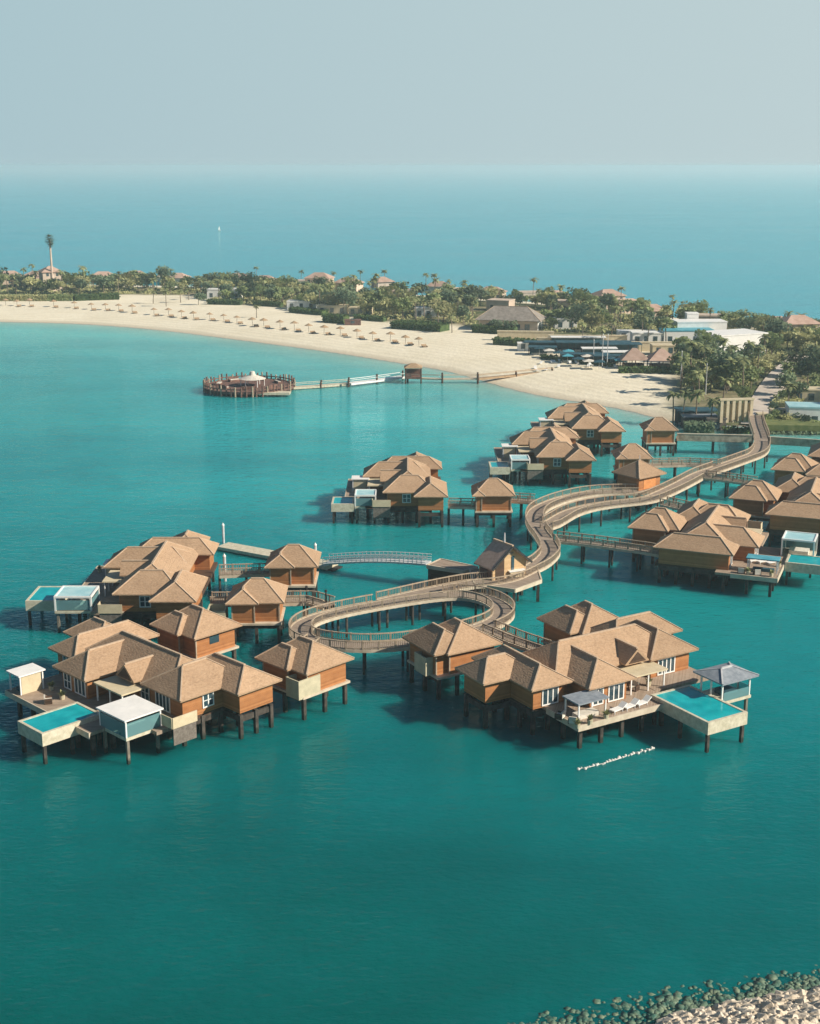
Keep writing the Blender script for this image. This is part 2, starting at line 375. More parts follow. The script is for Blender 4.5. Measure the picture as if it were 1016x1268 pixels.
# ------------------------------------------------------------------ sea
def water_mat():
    m, nt, b = new_mat('sea_water'); L = nt.links
    at_ = N(nt, 'ShaderNodeAttribute', attribute_name='shore')
    tc = N(nt, 'ShaderNodeTexCoord')
    n0 = N(nt, 'ShaderNodeTexNoise', i_Scale=.018, i_Detail=5.0, i_Roughness=.6); L.new(tc.outputs['Object'], n0.inputs[0])
    wob = N(nt, 'ShaderNodeMath', operation='MULTIPLY_ADD'); wob.inputs[1].default_value = .5; wob.inputs[2].default_value = .75; L.new(n0.outputs['Fac'], wob.inputs[0])
    sh = N(nt, 'ShaderNodeMath', operation='MULTIPLY'); L.new(at_.outputs['Fac'], sh.inputs[0]); L.new(wob.outputs[0], sh.inputs[1])
    dv = N(nt, 'ShaderNodeMath', operation='DIVIDE', use_clamp=True); dv.inputs[1].default_value = 320.0; L.new(sh.outputs[0], dv.inputs[0])
    rp = N(nt, 'ShaderNodeValToRGB'); cr = rp.color_ramp
    cr.elements[0].position = 0; cr.elements[0].color = (.30, .46, .36, 1)
    cr.elements[1].position = 1; cr.elements[1].color = (.0, .052, .043, 1)
    for p, c in ((.02, (.16, .40, .34)), (.06, (.06, .38, .37)), (.2, (.012, .30, .305)), (.5, (.0, .185, .192)), (.75, (.0, .096, .089))):
        e = cr.elements.new(p); e.color = (*c, 1)
    L.new(dv.outputs[0], rp.inputs[0])
    # open sea beyond the island is bluer
    ao = N(nt, 'ShaderNodeAttribute', attribute_name='open'); mx = N(nt, 'ShaderNodeMix', data_type='RGBA'); mx.inputs[7].default_value = (.004, .195, .245, 1)
    L.new(ao.outputs['Fac'], mx.inputs[0]); L.new(rp.outputs[0], mx.inputs[6])
    # broad patches of ruffled and calm water
    mp = N(nt, 'ShaderNodeMapping'); mp.inputs['Scale'].default_value = (.006, .02, 1); L.new(tc.outputs['Object'], mp.inputs[0])
    n3 = N(nt, 'ShaderNodeTexNoise', i_Scale=1.0, i_Detail=5.0, i_Roughness=.6); L.new(mp.outputs[0], n3.inputs[0])
    vr = N(nt, 'ShaderNodeMapRange'); vr.inputs[1].default_value = .3; vr.inputs[2].default_value = .7; vr.inputs[3].default_value = .76; vr.inputs[4].default_value = 1.24; L.new(n3.outputs['Fac'], vr.inputs[0])
    hs = N(nt, 'ShaderNodeHueSaturation'); L.new(vr.outputs[0], hs.inputs['Value']); L.new(mx.outputs[2], hs.inputs['Color'])
    n5 = N(nt, 'ShaderNodeTexNoise', i_Scale=.045, i_Detail=5.0, i_Roughness=.6, i_Distortion=.6); L.new(tc.outputs['Object'], n5.inputs[0])
    pr = N(nt, 'ShaderNodeMapRange', interpolation_type='SMOOTHSTEP'); pr.inputs[1].default_value = .46; pr.inputs[2].default_value = .68; pr.inputs[3].default_value = 0; pr.inputs[4].default_value = .42; L.new(n5.outputs['Fac'], pr.inputs[0])
    om = N(nt, 'ShaderNodeMath', operation='SUBTRACT'); om.inputs[0].default_value = 1.0; L.new(ao.outputs['Fac'], om.inputs[1])
    sl = N(nt, 'ShaderNodeMapRange'); sl.inputs[1].default_value = .35; sl.inputs[2].default_value = .8; sl.inputs[3].default_value = 1; sl.inputs[4].default_value = .12; L.new(dv.outputs[0], sl.inputs[0])
    pm0 = N(nt, 'ShaderNodeMath', operation='MULTIPLY'); L.new(pr.outputs[0], pm0.inputs[0]); L.new(sl.outputs[0], pm0.inputs[1])
    pm = N(nt, 'ShaderNodeMath', operation='MULTIPLY'); L.new(pm0.outputs[0], pm.inputs[0]); L.new(om.outputs[0], pm.inputs[1])
    wd = N(nt, 'ShaderNodeMix', data_type='RGBA', blend_type='MULTIPLY'); wd.inputs[7].default_value = (.6, .62, .66, 1); L.new(pm.outputs[0], wd.inputs[0]); L.new(hs.outputs[0], wd.inputs[6])
    L.new(wd.outputs[2], b.inputs['Base Color'])
    b.inputs['Roughness'].default_value = .12; b.inputs['IOR'].default_value = 1.33; b.inputs['Specular IOR Level'].default_value = .36; b.inputs['Subsurface Weight'].default_value = 1.0; b.inputs['Subsurface Radius'].default_value = (.4, 1.0, 1.0); b.inputs['Subsurface Scale'].default_value = 14.0; b.inputs['Specular Tint'].default_value = (.12, .80, .90, 1)
    m1 = N(nt, 'ShaderNodeMapping'); m1.inputs['Scale'].default_value = (.5, .9, 1); m1.inputs['Rotation'].default_value = (0, 0, R(12)); L.new(tc.outputs['Object'], m1.inputs[0])
    w1 = N(nt, 'ShaderNodeTexNoise', i_Scale=.55, i_Detail=4.0, i_Roughness=.55); L.new(m1.outputs[0], w1.inputs[0])
    w2 = N(nt, 'ShaderNodeTexNoise', i_Scale=2.2, i_Detail=3.0, i_Roughness=.5); L.new(m1.outputs[0], w2.inputs[0])
    sm = N(nt, 'ShaderNodeMath', operation='MULTIPLY_ADD'); sm.inputs[1].default_value = .3; L.new(w2.outputs['Fac'], sm.inputs[0]); L.new(w1.outputs['Fac'], sm.inputs[2])
    st = N(nt, 'ShaderNodeMapRange'); st.inputs[1].default_value = .3; st.inputs[2].default_value = .7; st.inputs[3].default_value = .45; st.inputs[4].default_value = .95; L.new(n3.outputs['Fac'], st.inputs[0])
    bp = N(nt, 'ShaderNodeBump', i_Distance=.35); L.new(st.outputs[0], bp.inputs['Strength']); L.new(sm.outputs[0], bp.inputs['Height']); L.new(bp.outputs[0], b.inputs['Normal'])
    b.inputs['Specular IOR Level'].default_value = 0.0
    gl = N(nt, 'ShaderNodeBsdfGlossy', i_Roughness=.06); gl.inputs['Color'].default_value = (.58, .90, .95, 1); L.new(bp.outputs[0], gl.inputs['Normal'])
    fr = N(nt, 'ShaderNodeFresnel', i_IOR=1.30); L.new(bp.outputs[0], fr.inputs['Normal'])
    ms = N(nt, 'ShaderNodeMixShader'); L.new(fr.outputs[0], ms.inputs[0]); L.new(b.outputs[0], ms.inputs[1]); L.new(gl.outputs[0], ms.inputs[2]); L.new(ms.outputs[0], nt.nodes['Material Output'].inputs[0])
    return m

def water_fun(P):
    d = -sdist(P, COAST); db = -sdist(P, BANK)
    far = at(0, 352)[1]
    line = np.interp(P[:, 0], [-400, -207, -41, 67, 142, 400], [690, 680, 636, 575, 460, 330])
    op = np.clip((P[:, 1] - line + 5) / 30, 0, 1)
    return np.full(len(P), WL), {'shore': np.clip(np.minimum(d, 220 + db * 6), 0, 400), 'open': op}
def spread(a, b, step, far):
    inner = np.arange(a, b + .1, step); k = [step * 2 * 1.7 ** i for i in range(14)]
    out = np.cumsum(k); out = out[out < far]; return np.concatenate([a - out[::-1], inner, b + out])
sea = grid_obj('water', spread(-420, 420, 7, 52000), spread(-20, 760, 6, 52000), water_fun, water_mat(), None)
tag(sea, 'teal lagoon and blue open sea', 'sea', kind='structure')

# ------------------------------------------------------------------ roofs, walls and villas
PITCHK = .60
def hip_mb(u0, v0, u1, v1, ez, axis=None, k=PITCHK, hip=(.85, .85), th=.16):
    """closed hipped roof over a rectangle; returns roof and the ridge and hip lines"""
    if axis is None: axis = 'u' if (u1 - u0) >= (v1 - v0) else 'v'
    if axis == 'u':
        h = (v1 - v0) / 2; rz = ez + h * k; c = (v0 + v1) / 2
        a = u0 + h * hip[0]; b = u1 - h * hip[1]
        if b < a: a = b = (u0 + u1) / 2
        A = (a, c, rz); B = (b, c, rz)
        E = [(u0, v0), (u1, v0), (u1, v1), (u0, v1)]; fr = [(0, 1, 'B', 'A'), (1, 2, 'B'), (2, 3, 'A', 'B'), (3, 0, 'A')]
    else:
        h = (u1 - u0) / 2; rz = ez + h * k; c = (u0 + u1) / 2
        a = v0 + h * hip[0]; b = v1 - h * hip[1]
        if b < a: a = b = (v0 + v1) / 2
        A = (c, a, rz); B = (c, b, rz)
        E = [(u0, v0), (u1, v0), (u1, v1), (u0, v1)]; fr = [(0, 1, 'A'), (1, 2, 'B', 'A'), (2, 3, 'B'), (3, 0, 'A', 'B')]
    vs = [(x, y, ez) for x, y in E] + [(x, y, ez - th) for x, y in E] + [A, B]
    idx = {'A': 8, 'B': 9}
    fs = [tuple(idx.get(i, i) for i in f) for f in fr]
    fs += [(0, 4, 5, 1), (1, 5, 6, 2), (2, 6, 7, 3), (3, 7, 4, 0), (7, 6, 5, 4)]
    m = MB(); m.add(vs, fs)
    r = MB()
    if (Vector(A) - Vector(B)).length > .05: r.bar((A[0], A[1], A[2] + .05), (B[0], B[1], B[2] + .05), .26, .16)
    near = lambda e: min((A, B), key=lambda q: (q[0] - e[0]) ** 2 + (q[1] - e[1]) ** 2)
    for e in E:
        q = near(e); r.bar((e[0], e[1], ez + .03), (q[0], q[1], q[2] + .03), .15, .10)
    return m, r

def add_hip(parent, *a, **kw):
    m, r = hip_mb(*a, **kw)
    ro = m.build('roof', M['roof'], parent); r.build('ridge_cap', M['ridge'], ro)
    return ro

def window(parent, p, face, w, z0, z1, n=2):
    """white framed glazed door or window on a wall; p = middle on the wall plane, face = '-u','-v','+u','+v'"""
    d = .09; f = MB(); g = MB(); ax = face[1]; sg = -1 if face[0] == '-' else 1
    def bx(mb, a0, a1, zz0, zz1, dep, base=0.0):
        o0, o1 = sorted((p[0 if ax == 'u' else 1] + sg * base, p[0 if ax == 'u' else 1] + sg * dep))
        c = p[1 if ax == 'u' else 0]
        if ax == 'u': mb.box(o0, c + a0, zz0, o1, c + a1, zz1)
        else: mb.box(c + a0, o0, zz0, c + a1, o1, zz1)
    t = .14
    bx(f, -w / 2, w / 2, z1 - t, z1, d); bx(f, -w / 2, w / 2, z0, z0 + t, d)
    for i in range(n + 1):
        a = -w / 2 + (w - t) * i / n; bx(f, a, a + t, z0 + t, z1 - t, d * .98)
    if n < 3: bx(f, -w / 2 + t, w / 2 - t, (z0 + z1) / 2 - .04, (z0 + z1) / 2 + .04, d * .9)
    fo = f.build('window', M['white'], parent)
    bx(g, -w / 2 + .05, w / 2 - .05, z0 + .05, z1 - .05, d * .5)
    g.build('pane', M['pane'], fo)

FL, EV = 3.6, 6.1
def pile(parent, x, y, top=3.2, r=.20, mat='pile'):
    m = MB(); m.box(x - r, y - r, -1.6, x + r, y + r, top); m.build('pile', M[mat], parent)

def edge_pts(u0, v0, u1, v1, step, inset=.5):
    u0 += inset; v0 += inset; u1 -= inset; v1 -= inset; out = []
    nu = max(1, round((u1 - u0) / step)); nv = max(1, round((v1 - v0) / step))
    for i in range(nu + 1): out += [(u0 + (u1 - u0) * i / nu, v0), (u0 + (u1 - u0) * i / nu, v1)]
    for j in range(1, nv): out += [(u0, v0 + (v1 - v0) * j / nv), (u1, v0 + (v1 - v0) * j / nv)]
    return out

def villa(name, label, px, z, local, rot, opt=None, group='thatched villas on stilts over the lagoon'):
    o = dict(bay=True, w3u=3.8, pool=(-8.2, -4.3, -1.0, .5), pav=(-2.3, -10.5, 2.1, -5.7), pavkind='glass', ptop=5.6, gaz=(-4.0, 7.2, -.7, 9.9), gazkind='white', w4=(9.1, -14.5, 15.2, -4.2), deck=(-4.2, -6.7, 5.2, 9.8))
    if opt: o.update(opt)
    x, y = at(px[0], px[1], z); r = R(rot)
    org = (x - local[0] * math.cos(r) + local[1] * math.sin(r), y - local[0] * math.sin(r) - local[1] * math.cos(r))
    t = empty(name, (org[0], org[1], 0), r); tag(t, label, 'villa', group); KIDS[t.name] = []
    w3u = o['w3u']
    roofs = [((2.8, 6.8, 14.4, 12.4), 'u', EV), ((0, .4, 12, 6.9), 'u', EV + .02), ((4.0, -9.6, 12.2, 8.4), 'v', EV + .05), ((w3u, -11.6, 13, -4.4), 'u', EV + .01), (o['w4'], 'v', EV - .02)]
    if o['bay']: roofs.append(((6.9, 8.6, 12.6, 15.8), 'v', EV + .03))
    for i, (rc, ax, ez) in enumerate(roofs):
        add_hip(t, *rc, ez, axis=ax)
        w = MB(); s = .75 + .004 * i
        w.box(rc[0] + s, rc[1] + s, FL - .05 - .006 * i, rc[2] - s, rc[3] - s, ez + .12)
        w.build('wall', M['timber'], t)
    # gablet above the terrace entrance, its dark boarded front and the canopy
    gz = EV + .25; g = MB(); a, b, c = -4.1, -.7, -2.4; u0, u1 = 3.2, 7.6
    g.add([(u0, a, gz), (u0, c, gz + 1.55), (u0, b, gz), (u1, a, gz), (u1, c, gz + 1.55), (u1, b, gz), (u0, a, gz - .15), (u0, b, gz - .15), (u1, a, gz - .15), (u1, b, gz - .15)],
          [(0, 3, 4, 1), (1, 4, 5, 2), (0, 6, 8, 3), (2, 5, 9, 7), (6, 7, 9, 8), (0, 1, 2, 7, 6), (3, 8, 9, 5, 4)])
    ro = g.build('roof', M['roof'], t)
    gb = MB(); gb.bar((u0 + .1, c, gz + 1.6), (u1 - .6, c, gz + 1.6), .26, .16); gb.build('ridge_cap', M['ridge'], ro)
    gf = MB(); gf.add([(u0 - .03, a + .5, gz + .02), (u0 - .03, b - .5, gz + .02), (u0 - .03, c, gz + 1.12)], [(0, 2, 1)]); gf.v = gf.v
    gf2 = MB(); gf2.add([(u0 - .06, a + .45, gz), (u0 - .06, b - .45, gz), (u0 - .06, c, gz + 1.2), (u0 - .005, a + .45, gz), (u0 - .005, b - .45, gz), (u0 - .005, c, gz + 1.2)], [(0, 2, 1), (0, 3, 5, 2), (1, 2, 5, 4), (0, 1, 4, 3)])
    gf2.build('gable_board', M['dark_wood'], t)
    cn = MB(); cn.box(1.0, -5.0, 5.6, 4.55, .3, 5.77); cn.build('canopy', M['cream'], t)
    for vv in (-4.7, -2.4, 0.05):
        cp = MB(); cp.box(1.2, vv - .07, FL, 1.34, vv + .07, 5.6); cp.build('post', M['white'], t)
    # glazed doors and windows
    window(t, (.758, 2.6), '-u', 2.2, FL + .1, 5.65, 3); window(t, (.758, 5.1), '-u', 1.5, FL + .1, 5.65, 2)
    window(t, (w3u + .762, -7.4), '-u', 2.6, FL + .1, 5.65, 4); window(t, (7.9, -10.838), '-v', 1.5, 4.1, 5.7, 2)
    window(t, (4.766, -3.9), '-u', 1.6, FL + .1, 5.65, 2); window(t, (4.766, .2), '-u', 1.3, FL + .1, 5.65, 2)
    window(t, (3.55, 9.4), '-u', 2.2, FL + .1, 5.65, 3)
    # terrace deck, its pale edge
    k0, k1, k2, k3 = o['deck']
    d = MB(); d.box(k0, k1, 3.25, k2, k3, FL); d.build('deck', M['deck'], t)
    e = MB(); e.box(k0 - .12, k1 - .1, 3.0, k0 - .002, k3 + .1, FL + .06); e.build('fascia', M['fascia'], t)
    e = MB(); e.box(k0, k3 + .002, 3.0, 3.0, k3 + .1, FL + .06); e.build('fascia', M['fascia'], t)
    d2 = MB(); d2.box(.8, -11.4, 3.2, 5.1, k1 - .11, FL - .01); d2.build('deck', M['deck'], t)
    d3 = MB(); d3.box(5.3, -10.7, 3.1, 14.2, 11.5, FL - .03); d3.build('floor_slab', M['dark_wood'], t)
    # plunge pool with a stone surround
    u0, v0, u1, v1 = o['pool']; pt = 4.05; pw = .32
    p = MB(); p.box(u0, v0, 2.65, u1, v0 + pw, pt); p.box(u0, v1 - pw, 2.65, u1, v1, pt); p.box(u0, v0 + pw, 2.65, u0 + pw, v1 - pw, pt); p.box(u1 - pw, v0 + pw, 2.65, u1, v1 - pw, pt)
    p.box(u0 + pw, v0 + pw, 2.65, u1 - pw, v1 - pw, 2.9)
    po = p.build('pool', M['pool_wall'], t)
    pq = MB(); pq.box(u0 + pw, v0 + pw, 2.9, u1 - pw, v1 - pw, pt - .07); pq.build('pool_water', M['pool'], po)
    # dark beams below the pool
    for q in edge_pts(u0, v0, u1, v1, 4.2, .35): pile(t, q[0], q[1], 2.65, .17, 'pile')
    # pavilion
    u0, v0, u1, v1 = o['pav']; pz = o['ptop']
    f = MB(); f.box(u0, v0, 3.25, u1, v1, FL - .02); f.build('pavilion_floor', M['pool_wall'], t)
    if o['pavkind'] == 'glass':
        f = MB(); f.box(u0 - .2, v0 - .2, pz - .16, u1 + .2, v1 + .2, pz); f.build('pavilion_roof', M['white'], t)
        for a, b in ((u0, v0), (u1 - .16, v0), (u1 - .16, v1 - .16), (u0, v1 - .16)):
            f = MB(); f.box(a, b, FL - .02, a + .16, b + .16, pz - .16); f.build('post', M['white'], t)
        for k, (a, b, c, d_) in enumerate(((u0 + .16, v0 + .04, u1 - .16, v0 + .1), (u0 + .04, v0 + .16, u0 + .1, v1 - .16), (u1 - .1, v0 + .16, u1 - .04, v1 - .16))):
            g = MB(); g.box(a, b, FL, c, d_, pz - .5); g.build('glass_wall', M['glass'], t)
        g = MB(); g.box(u0 + 1, v0 + 1, FL, u1 - 1, v1 - 1.6, FL + .55); g.build('day_bed', M['sofa'], t)
    elif o['pavkind'] == 'frame':
        f = MB()
        for a, b in ((u0, v0), (u1 - .22, v0), (u1 - .22, v1 - .22), (u0, v1 - .22)): f.box(a, b, FL - .02, a + .22, b + .22, pz - .25)
        f.box(u0, v0, pz - .25, u1, v0 + .22, pz); f.box(u0, v1 - .22, pz - .25, u1, v1, pz); f.box(u0, v0 + .22, pz - .25, u0 + .22, v1 - .22, pz); f.box(u1 - .22, v0 + .22, pz - .25, u1, v1 - .22, pz)
        f.build('pavilion_frame', M['white'], t)
        g = MB(); g.box(u1 - .16, v0 + .22, FL + .1, u1 - .1, v1 - .22, pz - .6); g.build('glass_wall', M['glass'], t)
        g = MB(); g.box(u0 + .22, v0 + .1, FL + .1, u1 - .22, v0 + .16, pz - .6); g.build('glass_wall', M['glass'], t)
        g = MB(); g.box(u0 + .2, v0 + .2, pz - .23, u1 - .2, v1 - .2, pz - .12); g.build('pavilion_roof', M['pale_blue'], t)
        g = MB(); g.box(u0 + 1, v0 + 1, FL, u1 - 1, v1 - 1.6, FL + .55); g.build('day_bed', M['sofa'], t)
    else:
        m, rr = hip_mb(u0 - .5, v0 - .5, u1 + .5, v1 + .5, 5.95, k=.30)
        ro = m.build('pavilion_roof', M['grey_roof'], t); rr.build('ridge_cap', M['pale_metal'], ro)
        for a in (u0 + .1, (u0 + u1) / 2, u1 - .26):
            for b in (v0 + .1, v1 - .26):
                f = MB(); f.box(a, b, FL - .02, a + .16, b + .16, 5.9); f.build('post', M['white'], t)
        g = MB(); g.box(u0 + .05, v0 + .28, FL, u0 + .1, v1 - .3, FL + 1.0); g.build('glass_wall', M['glass'], t); g = MB(); g.box(u0 + .28, v0 + .05, FL, u1 - .3, v0 + .1, FL + 1.0); g.build('glass_wall', M['glass'], t)
        g = MB(); g.box(u0 + 1, v0 + 1, FL, u1 - 1, v1 - 1.4, FL + .55); g.build('day_bed', M['navy'], t)
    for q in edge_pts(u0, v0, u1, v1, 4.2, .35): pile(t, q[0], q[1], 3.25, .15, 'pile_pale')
    # gazebo on the terrace
    u0, v0, u1, v1 = o['gaz']; gk = o['gazkind']
    if gk:
        top = dict(white=5.75, grey=5.6, cyan=5.5)[gk]
        f = MB(); f.box(u0, v0, top, u1, v1, top + .16); f.build('gazebo_roof', M[dict(white='white', grey='grey_roof', cyan='blue_roof')[gk]], t)
        for a in (u0 + .2, u1 - .34):
            for b in (v0 + .2, v1 - .34):
                f = MB(); f.box(a, b, FL, a + .14, b + .14, top); f.build('post', M['white'], t)
        if gk == 'white':
            f = MB(); f.box(u0 + .4, v0 + .22, FL, u1 - .5, v0 + .3, top - .1); f.build('gazebo_screen', M['cream'], t)
        f = MB(); f.box(u0 + .7, v0 + .7, FL, u1 - .9, v1 - .7, FL + .45); f.build('day_bed', M['navy' if gk != 'grey' else 'sofa'], t)
        f = MB(); f.box(u0 - .1, v0 - .1, 3.3, u1 + .1, v1 + .1, FL - .005); f.build('gazebo_floor', M['deck'], t)
    # planter box with hanging lattice by the pavilion
    if o.get('planter', True):
        f = MB(); f.box(2.1, -12.5, 3.8, 5.2, -12.4, 5.0); f.box(2.0, -12.4, 3.8, 2.1, -10.6, 5.0); f.build('screen_wall', M['cream'], t)
        f = MB(); f.box(2.2, -12.38, 1.9, 5.1, -12.3, 3.78); f.build('lattice_screen', M['lattice'], t)
    # dark ground beams under the walls
    for i, (rc, ax, ez) in enumerate(roofs):
        q = 1.0 + .01 * i; a0, b0, a1, b1 = rc[0] + q, rc[1] + q, rc[2] - q, rc[3] - q; zb = 2.86 - .03 * i
        for e0, e1 in (((a0, b0), (a1, b0)), ((a0, b1), (a1, b1)), ((a0, b0 + .2), (a0, b1 - .2)), ((a1, b0 + .2), (a1, b1 - .2)), ((a0 + .2, (b0 + b1) / 2), (a1 - .2, (b0 + b1) / 2))):
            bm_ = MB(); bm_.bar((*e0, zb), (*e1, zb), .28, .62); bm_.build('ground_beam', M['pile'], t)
    # piles below house and terrace
    seen = []
    for rc in [(k0, k1, 5, k3)] + [q[0] for q in roofs if q[0] != (4.0, -9.6, 12.2, 8.4)]:
        for q in edge_pts(*rc, 2.7, .95):
            if all((q[0] - s[0]) ** 2 + (q[1] - s[1]) ** 2 > 2.4 for s in seen):
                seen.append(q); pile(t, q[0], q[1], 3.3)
    return t

def bungalow(label, px, z, rot, prot=.7, gap=.7, wx=7.4, wy=7.2, box=None, corner='FL', boxtop=5.4, win=False):
    """stilted hut: hipped roof with a lower hipped bay on its front; px = its front-left / front-right eave corner"""
    x, y = at(px[0], px[1], z); r = R(rot)
    lx = -wx / 2 if corner == 'FL' else wx / 2; ly = -wy / 2
    org = (x - lx * math.cos(r) + ly * math.sin(r), y - lx * math.sin(r) - ly * math.cos(r))
    t = empty('bungalow', (org[0], org[1], 0), r); tag(t, label, 'bungalow', 'small thatched bungalows beside the villas'); KIDS[t.name] = []
    x0, x1, y0, y1 = -wx / 2, wx / 2, -wy / 2, wy / 2
    bx1 = x0 + wx * gap
    add_hip(t, x0, y0, x1, y1, EV, axis='u', hip=(.8, .8), k=.62)
    add_hip(t, x0 - .15, y0 - prot, bx1, y0 + 4.2, EV + .03, axis='u' if wx * gap > 4.2 + prot else 'v', hip=(.8, .8), k=.66)
    w = MB(); w.box(x0 + .7, y0 + .7, 3.35, x1 - .7, y1 - .7, EV + .1); w.build('wall', M['timber'], t)
    w = MB(); w.box(x0 + .6, y0 - prot + .65, 3.38, bx1 - .65, y0 + 2, EV + .08); w.build('wall', M['timber'], t)
    for q in ((bx1 - .72, y0 - prot + .58), (x0 + .52, y0 - prot + .58), (x1 - .8, y0 + .6)):
        c = MB(); c.box(q[0], q[1], 3.3, q[0] + .16, q[1] + .16, EV - .1); c.build('corner_post', M['rail'], t)
    if win:
        m = MB(); m.box(x1 - .74, -.9, 4.6, x1 - .66, .5, 5.6); m.build('window', M['pane'], t)
    s = MB(); s.box(x0 + .4, y0 - prot + .4, 3.1, x1 - .4, y1 - .3, 3.36); s.build('floor_slab', M['fascia'], t)
    if box:
        a, b, c_, d = box; f = MB(); h = .14
        f.box(a, b, 3.2, c_, b + h, boxtop); f.box(a, d - h, 3.2, c_, d, boxtop); f.box(a, b + h, 3.2, a + h, d - h, boxtop); f.box(c_ - h, b + h, 3.2, c_, d - h, boxtop); f.box(a + h, b + h, 3.2, c_ - h, d - h, 3.4)
        f.build('shower_screen', M['beige'], t)
    for q in edge_pts(x0, y0 - prot, x1, y1, 2.6, .8): pile(t, q[0], q[1], 3.1)
    for e0, e1 in (((x0 + .8, y0 - prot + .8), (x1 - .8, y0 - prot + .8)), ((x0 + .8, y1 - .8), (x1 - .8, y1 - .8)), ((x0 + .8, 0), (x1 - .8, 0))):
        bm_ = MB(); bm_.bar((*e0, 2.84), (*e1, 2.84), .26, .5); bm_.build('ground_beam', M['pile'], t)
    return t

vA = villa('stilt_villa', 'large villa nearest the camera with a teal pool and white glass pavilion', (105, 844), EV, (0, .4), 46)
vC = villa('stilt_villa', 'brown villa behind the nearest one, blue glass pavilion at its end', (184, 745), EV, (9.1, -14.5), 0,
           dict(pool=(-8.6, -8.1, -4.1, -1.6), pav=(-4.0, -10.9, .9, -6.2), pavkind='frame', gaz=(-.6, 2.7, 1.8, 5.3), deck=(-2.9, -7.3, 5.2, 9.2)))
vB = villa('stilt_villa', 'front villa with white sun loungers and a pool running towards open water', (659, 856), EV, (2.8, 12.4), 121,
           dict(w3u=3.2, pool=(-9.6, -6.8, -.6, -1.2), pav=(-5.5, -11.4, -1.9, -7.0), pavkind='hip', gaz=(-2.0, 5.8, .8, 9.9), deck=(-2.5, -3.0, 5.2, 10.2), gazkind='grey', planter=False))
vE = villa('stilt_villa', 'villa standing alone in the lagoon with a white roofed terrace at its left', (512.6, 615), EV, (9.1, -14.5), 0,
           dict(w4=(9.1, -14.5, 14.9, -4.2), pool=(-5.0, -11.4, -1.1, -6.2), pav=(-1, -11.4, 2.7, -7.0), pavkind='frame', gaz=(-2, -.6, 1.2, 2.2), deck=(-2.9, -8.2, 5.2, 9.2)))
vF = villa('stilt_villa', 'villa second from the beach in the upper cluster with cyan glass terrace', (701, 570), EV, (9.1, -14.5), 0,
           dict(w4=(9.1, -14.5, 14.9, -4.2), pool=(-5.0, -11.4, -1.1, -6.2), pav=(-1, -11.4, 2.7, -7.0), pavkind='frame', gaz=(-2, -.6, 1.2, 2.2), deck=(-2.9, -8.2, 5.2, 9.2)))
vG = villa('stilt_villa', 'villa closest to the sandy beach at the top of the cluster', (741.5, 534), EV, (9.1, -14.5), 0,
           dict(w4=(9.1, -14.5, 14.9, -4.2), pool=(-5.0, -11.4, -1.1, -6.2), pav=(-1, -11.4, 2.7, -7.0), pavkind='frame', gaz=(-2, -.6, 1.2, 2.2), deck=(-2.9, -8.2, 5.2, 9.2), gazkind='white'))
D_OPT = dict(bay=False, pool=(-9.7, 1.0, -3.7, 5.9), pav=(-7.3, -3.6, -2.5, 1.2), pavkind='frame', ptop=6.3, gaz=(-3.4, 9.0, 1.2, 11.2), deck=(-3.5, -3.0, 5.2, 13.2), gazkind='cyan')
vD = villa('stilt_villa', 'villa on the right with shaded front wall and crowded pale terrace deck', (909, 688), EV, (2.8, 12.4), 158, D_OPT)
vD2 = villa('stilt_villa', 'villa cut by the right edge of the picture behind the pale terrace', (1042, 645), EV, (2.8, 12.4), 159, D_OPT)
vD3 = villa('stilt_villa', 'upper right villa with only a corner of its brown roof showing', (1082, 594), EV, (2.8, 12.4), 160, D_OPT)

bungalow('bungalow with beige shower screen beside the nearest villa, sunlit orange wall', (380, 836), EV, -44, .6, .68, 8.0, 7.2, (1.4, -4.4, 3.55, -1.2), 'FR')
bungalow('bungalow tucked behind the nearest villa roofs with an orange end wall', (241, 792), EV, -44, .6, .68, 8.0, 7.2, None, 'FR', win=True)
bungalow('bungalow closest to the left of the round walkway with two brown wall panels', (281, 747), EV, 1, .5, .56, 7.3, 7.0, (-6.3, -3.4, -3.9, -.4), 'FL', 5.0)
bungalow('bungalow farther back on the left beside the white gangway', (329, 702), EV, 0, .5, .56, 7.3, 7.0, None, 'FL')
bungalow('bungalow in front of the round walkway with a large pale shower screen', (555, 811), EV, -59, 1.5, .93, 7.6, 7.6, (-.6, -5.6, 1.9, -3.2), 'FR')
bungalow('bungalow at the back of the front villa with only its roof clear', (722, 786), EV, -59, 1.2, .88, 7.4, 7.4, None, 'FR')
bungalow('lone reddish bungalow on stilts right of the lagoon villa', (586, 614), EV, 0, .4, .3, 7.2, 7.0, None, 'FL')
bungalow('reddish bungalow between the curved walkway and the second upper villa', (764, 568), EV, 0, .3, .3, 7.0, 7.0, None, 'FL')
bungalow('reddish bungalow closest to the beach, beside the sea wall promenade', (799, 533), EV, 0, .3, .3, 7.1, 7.0, None, 'FL')
bungalow('bungalow in shade at the left of the right hand villa', (842, 657), EV, -22, 1.3, .8, 7.6, 7.4, None, 'FR')
bungalow('bungalow in shade left of the villa cut by the picture edge', (963, 620), EV, -22, 1.3, .8, 7.6, 7.4, None, 'FR')
bungalow('bungalow in shade below the promenade at the right edge', (1010, 584), EV, -22, 1.3, .8, 7.6, 7.4, None, 'FR')

